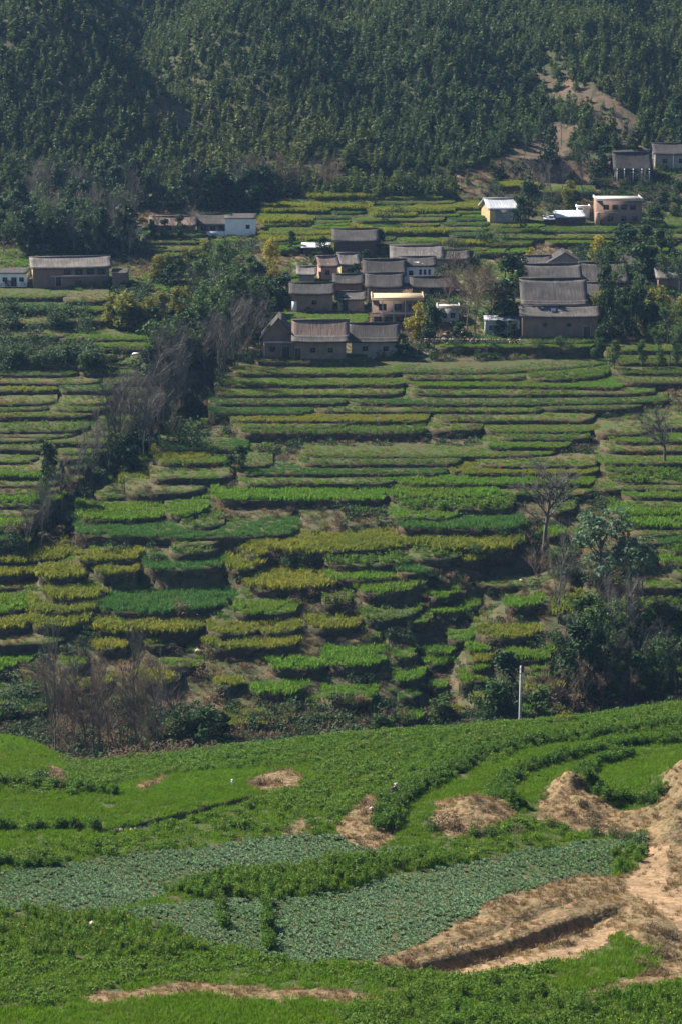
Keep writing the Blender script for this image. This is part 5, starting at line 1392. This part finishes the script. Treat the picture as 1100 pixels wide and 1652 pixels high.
house(988, 1052, 292, 20, 24, 'dark roofed pavilion with white columns on the brown slope', name='pavilion', wall='timber', roof='tiledark', depth=7, cat='pavilion', feats=[('post', [.04, .25, .5, .75, .96], .45, .97, 'white'), ('door', .5, 1.2, 2.0)])
house(1052, 1112, 272, 24, 14, 'house with a white pillar at the upper right edge', wall='greywall', roof='tiledark', depth=7, feats=[('post', [.55], .3, .97, 'white'), ('window', [.3, .8], .5, 1.0, .9)])

# garden wall and rubble heap in the village
p = at(735, 548, 300); s = p[1] / F
def stone_vf(R, r):
    bm = bmesh.new(); bmesh.ops.create_icosphere(bm, subdivisions=1, radius=r)
    for v in bm.verts: v.co *= R.uniform(.7, 1.15); v.co.z *= .75
    me = bpy.data.meshes.new('stone'); bm.to_mesh(me); bm.free(); return me
R4 = random.Random(9)
stones = [stone_vf(R4, .5) for _ in range(6)]
for m_, nm in ((stones[:3], 'rock'), (stones[3:], 'tan')):
    for q in m_: q.materials.append(M[nm])
hp = link('rubble_heap', None, None, p, 0, None, 'heap of pale broken stone and earth beside the yellow-lit tree', 'rubble')
for k in range(60):
    x, y = R4.gauss(0, 2.4), R4.gauss(1.5, 1.6); hz = 1.7 * math.exp(-(x / 2.6) ** 2 - ((y - 1.5) / 1.8) ** 2)
    o = link('stone', R4.choice(stones), hp, (x, y, hz * R4.uniform(.6, 1)), R4.uniform(0, 6), [R4.uniform(.5, 1.3)] * 3)
wl = link('stone_wall', None, None, at(760, 556, 300), -.05, None, 'low dry stone wall under the village to the right of the front houses', 'wall', kind='thing')
for k in range(110):
    x = -9 + k % 37 * .5; c = k // 37
    link('stone', stones[R4.randrange(6)], wl, (x + R4.uniform(-.1, .1) + c * .22, R4.uniform(-.12, .12), .1 + c * .42), R4.uniform(0, 6), (.62, .6, .66))
# white plastic sheet and small finds
q = at(222, 572, 300)
sh = boxes('plastic_sheet', [(-.9, .9, -.5, .5, .1, .32)], M['white'], None); sh.location = q
for v in sh.data.vertices: v.co.x += (v.co.z - .2) * 1.2; v.co.y *= .8 if v.co.z > .2 else 1.1
sh['label'] = 'small white plastic covered stack on a plot left of the ravine'; sh['category'] = 'covered stack'
for px, row, r, lab in [(488, 1168, .9, 'pale boulder at the foot of the spur'), (592, 1172, .7, 'whitish rock above the near field edge'), (1012, 975, .0, ''), (88, 1262, .6, 'pale rock in the green at the left end of the thicket'), (74, 1252, .5, 'grey rock beside the pale one near the thicket'),
                        (840, 938, .35, 'small pale stone on the bare tan step'), (600, 1306, .3, 'small white stone on the dry mound by the person'), (320, 1052, .5, 'whitish stone on a bare bank of the spur'), (150, 1492, .35, 'pale stone on the edge of the bluish plot')]:
    if r <= 0: continue
    q = at(px, row, 300 if row < 1190 and px > 200 else 110)
    o = link('boulder', stones[R4.randrange(3)], None, (q[0], q[1], q[2] + r * .3), R4.uniform(0, 6), (r * 2.2, r * 1.8, r * 1.9), lab, 'rock')

# ------------------------------------------------------------------ utility pole
q = at(838, 1168, 240)
s = q[1] / F
ph = 99 * s * 1.03
V, Fc = tube((0, 0, -.6), (0, 0, ph), .165, .115, 14)
cap = [[14 + k for k in range(14)]]
pm = fast_mesh('utility_pole', V, Fc.tolist() + cap, [M['concrete']], None, True)
pole = link('utility_pole', pm, None, q, label='pale concrete utility pole standing at the far edge of the near field', cat='utility pole')
for z in (ph - .35, ph - .9):
    bv, bf = tube((0, 0, z), (0, 0, z + .08), .15, .15, 12); link('clamp', fast_mesh('clamp', bv, bf, [M['timber']]), pole)
boxes('step_bolt', [(-.25, .25, -.015, .015, ph - 1.4, ph - 1.37)], M['timber'], pole)

# ------------------------------------------------------------------ marker and irrigation channel
q = at(375, 1268)
mk = link('marker_post', fast_mesh('marker_post', *(lambda v, f: (v, f))(*box_vf(-.07, .07, -.05, .05, -.1, .62)), [M['white']]), None, q, .3, label='small white marker post standing in the bright wheat', cat='post')
boxes('cap', [(-.09, .09, -.07, .07, .62, .66)], M['white'], mk)
ds = [(182, 1336), (215, 1333), (250, 1327), (280, 1321), (310, 1314), (340, 1306), (370, 1298), (400, 1289)]
ch = link('channel_wall', None, None, at(295, 1322), 0, None, 'dark low stone edging along the narrow ditch in the near field', 'ditch edging')
c0 = ch.location.copy()
W = wline(ds)
for (x0, y0), (x1, y1) in zip(W[:-1], W[1:]):
    d = math.hypot(x1 - x0, y1 - y0); nn = max(2, int(d / .45))
    for k in range(nn):
        f = (k + .5) / nn; x = x0 + (x1 - x0) * f; y = y0 + (y1 - y0) * f + .75
        z = float(H(np.array([x]), np.array([y]))[0])
        link('stone', stones[R4.randrange(3)], ch, (x - c0.x, y - c0.y, z - c0.z + .02), R4.uniform(0, 6), (.62, .5, .55))

# ------------------------------------------------------------------ the person in the field
def skin_body(name, verts, edges, radii, mats):
    me = bpy.data.meshes.new(name); me.from_pydata(verts, edges, [])
    o = bpy.data.objects.new(name, me); COL.objects.link(o)
    md = o.modifiers.new('skin', 'SKIN'); md.use_smooth_shade = True
    for k, r in enumerate(radii):
        sv = me.skin_vertices[0].data[k]; sv.radius = (r, r) if not isinstance(r, tuple) else r
        sv.use_root = (k == 0)
    ss = o.modifiers.new('sub', 'SUBSURF'); ss.levels = 2; ss.render_levels = 2
    for m in mats: me.materials.append(m)
    return o
M['skin'] = plain_mat('skin', (0.40, 0.25, 0.18), (0.34, 0.21, 0.15), 3, .6)
M['jacket'] = plain_mat('dark_jacket', (0.050, 0.038, 0.055), (0.030, 0.026, 0.036), 3, .9)
M['trouser'] = plain_mat('black_trousers', (0.028, 0.028, 0.035), (0.02, 0.02, 0.025), 3, .9)
M['pinkcloth'] = plain_mat('pinkish_apron', (0.42, 0.30, 0.36), (0.34, 0.24, 0.30), 3, .9)
M['hat'] = plain_mat('pale_hat', (0.34, 0.33, 0.30), (0.26, 0.25, 0.23), 3, .9)
q = at(630, 1291)
per = link('person', None, None, q, math.radians(-35), None, 'person in dark clothes and a pale hat bending forward in the bean rows', 'person')
# facing +x, leaning forward: pelvis, spine, neck, head, arms reaching down, legs apart
pv = [(0, 0, .88), (.10, 0, 1.05), (.24, 0, 1.22), (.38, 0, 1.36), (.46, 0, 1.43), (.53, 0, 1.50), (.57, 0, 1.60),
      (.36, .19, 1.34), (.46, .24, 1.10), (.62, .20, .92), (.68, .19, .85), (.36, -.19, 1.34), (.42, -.25, 1.09), (.58, -.22, .90), (.64, -.21, .83),
      (0, .10, .84), (.10, .13, .47), (.02, .13, .08), (.16, .14, .04), (0, -.10, .84), (-.08, -.13, .46), (-.22, -.13, .08), (-.09, -.14, .04)]
pe = [(0,1),(1,2),(2,3),(3,4),(4,5),(5,6),(3,7),(7,8),(8,9),(9,10),(3,11),(11,12),(12,13),(13,14),(0,15),(15,16),(16,17),(17,18),(0,19),(19,20),(20,21),(21,22)]
prd = [.14,.135,.15,.13,.06,.085,.10,.075,.052,.042,.034,.075,.052,.042,.034,.10,.068,.048,.042,.10,.068,.048,.042]
body = skin_body('body', pv, pe, prd, [M['skin']]); body.parent = per
jk = skin_body('jacket', [pv[i] for i in (0,1,2,3)] + [(.42, 0, 1.395)] + [pv[i] for i in (7,8,9,11,12,13)], [(0,1),(1,2),(2,3),(3,4),(3,5),(5,6),(6,7),(3,8),(8,9),(9,10)], [.165,.155,.172,.152,.085,.092,.068,.056,.092,.068,.056], [M['jacket']]); jk.parent = per
tr = skin_body('trousers', [(0, 0, .90)] + [pv[i] for i in (15,16,17,19,20,21)], [(0,1),(1,2),(2,3),(0,4),(4,5),(5,6)], [.15,.115,.085,.068,.115,.085,.068], [M['trouser']]); tr.parent = per
ap = skin_body('apron', [(.12, 0, .98), (.20, 0, .80), (.22, 0, .62)], [(0,1),(1,2)], [(.10,.13),(.06,.15),(.05,.16)], [M['pinkcloth']]); ap.parent = per
for sg, hx, hy, hz in ((1, .68, .19, .85), (-1, .64, -.21, .83)):
    for k in range(5):
        a = (-.03 + .016 * k) * 1.0
        if k < 4: f = skin_body('finger', [(hx, hy + a, hz), (hx + .05, hy + a * 1.3, hz - .045), (hx + .055, hy + a * 1.3, hz - .095 + .006 * abs(k - 1.5))], [(0,1),(1,2)], [.011, .0095, .008], [M['skin']])
        else: f = skin_body('thumb', [(hx - .01, hy - sg * .02, hz), (hx + .0, hy - sg * .055, hz - .04), (hx + .02, hy - sg * .06, hz - .07)], [(0,1),(1,2)], [.013, .011, .009], [M['skin']])
        f.parent = per
# hat, hair, nose
bm = bmesh.new(); bmesh.ops.create_cone(bm, segments=20, radius1=.24, radius2=.12, depth=.05, cap_ends=True)
hm = bpy.data.meshes.new('hat'); 
r2 = bmesh.ops.create_cone(bm, segments=20, radius1=.122, radius2=.085, depth=.13, cap_ends=True, matrix=Matrix.Translation((0, 0, .09)))
bm.to_mesh(hm); bm.free(); hm.materials.append(M['hat'])
ht = link('hat', hm, per, (.60, 0, 1.665)); ht.rotation_euler = (0, .45, 0)
bm = bmesh.new(); bmesh.ops.create_uvsphere(bm, u_segments=14, v_segments=10, radius=.112); hm2 = bpy.data.meshes.new('hair'); bm.to_mesh(hm2); bm.free(); hm2.materials.append(M['trouser'])
hr = link('hair', hm2, per, (.535, 0, 1.60), 0, (.95, 1.02, 1.0))
fv, ff = tube((.655, 0, 1.575), (.685, 0, 1.545), .012, .02, 6); link('nose', fast_mesh('nose', fv, ff, [M['skin']]), per)
for sg in (-1, 1):
    link('eye', stones[0], per, (.655, sg * .035, 1.59), 0, (.02, .02, .02)); link('ear', stones[0], per, (.57, sg * .105, 1.57), 0, (.03, .015, .05))
link('mouth', fast_mesh('mouth', *box_vf(.655, .662, -.025, .025, 1.525, 1.532), [M['pinkcloth']]), per)

# ------------------------------------------------------------------ haze
bmz = box_vf(-760, 760, -30, 1500, -40, 330)
hv, ht_, ho = new_mat('haze')
pv_ = N(ht_, 'ShaderNodeVolumePrincipled')
pv_.inputs['Color'].default_value = (0.33, 0.58, 1.0, 1); pv_.inputs['Density'].default_value = 0.00006
pv_.inputs['Density Attribute'].default_value = ''
pv_.inputs['Anisotropy'].default_value = 0.15
ht_.links.new(pv_.outputs[0], ho.inputs['Volume'])
link('haze', fast_mesh('haze', bmz[0], bmz[1], [hv]), kind='stuff', label='thin bluish air haze over the whole valley', cat='haze')
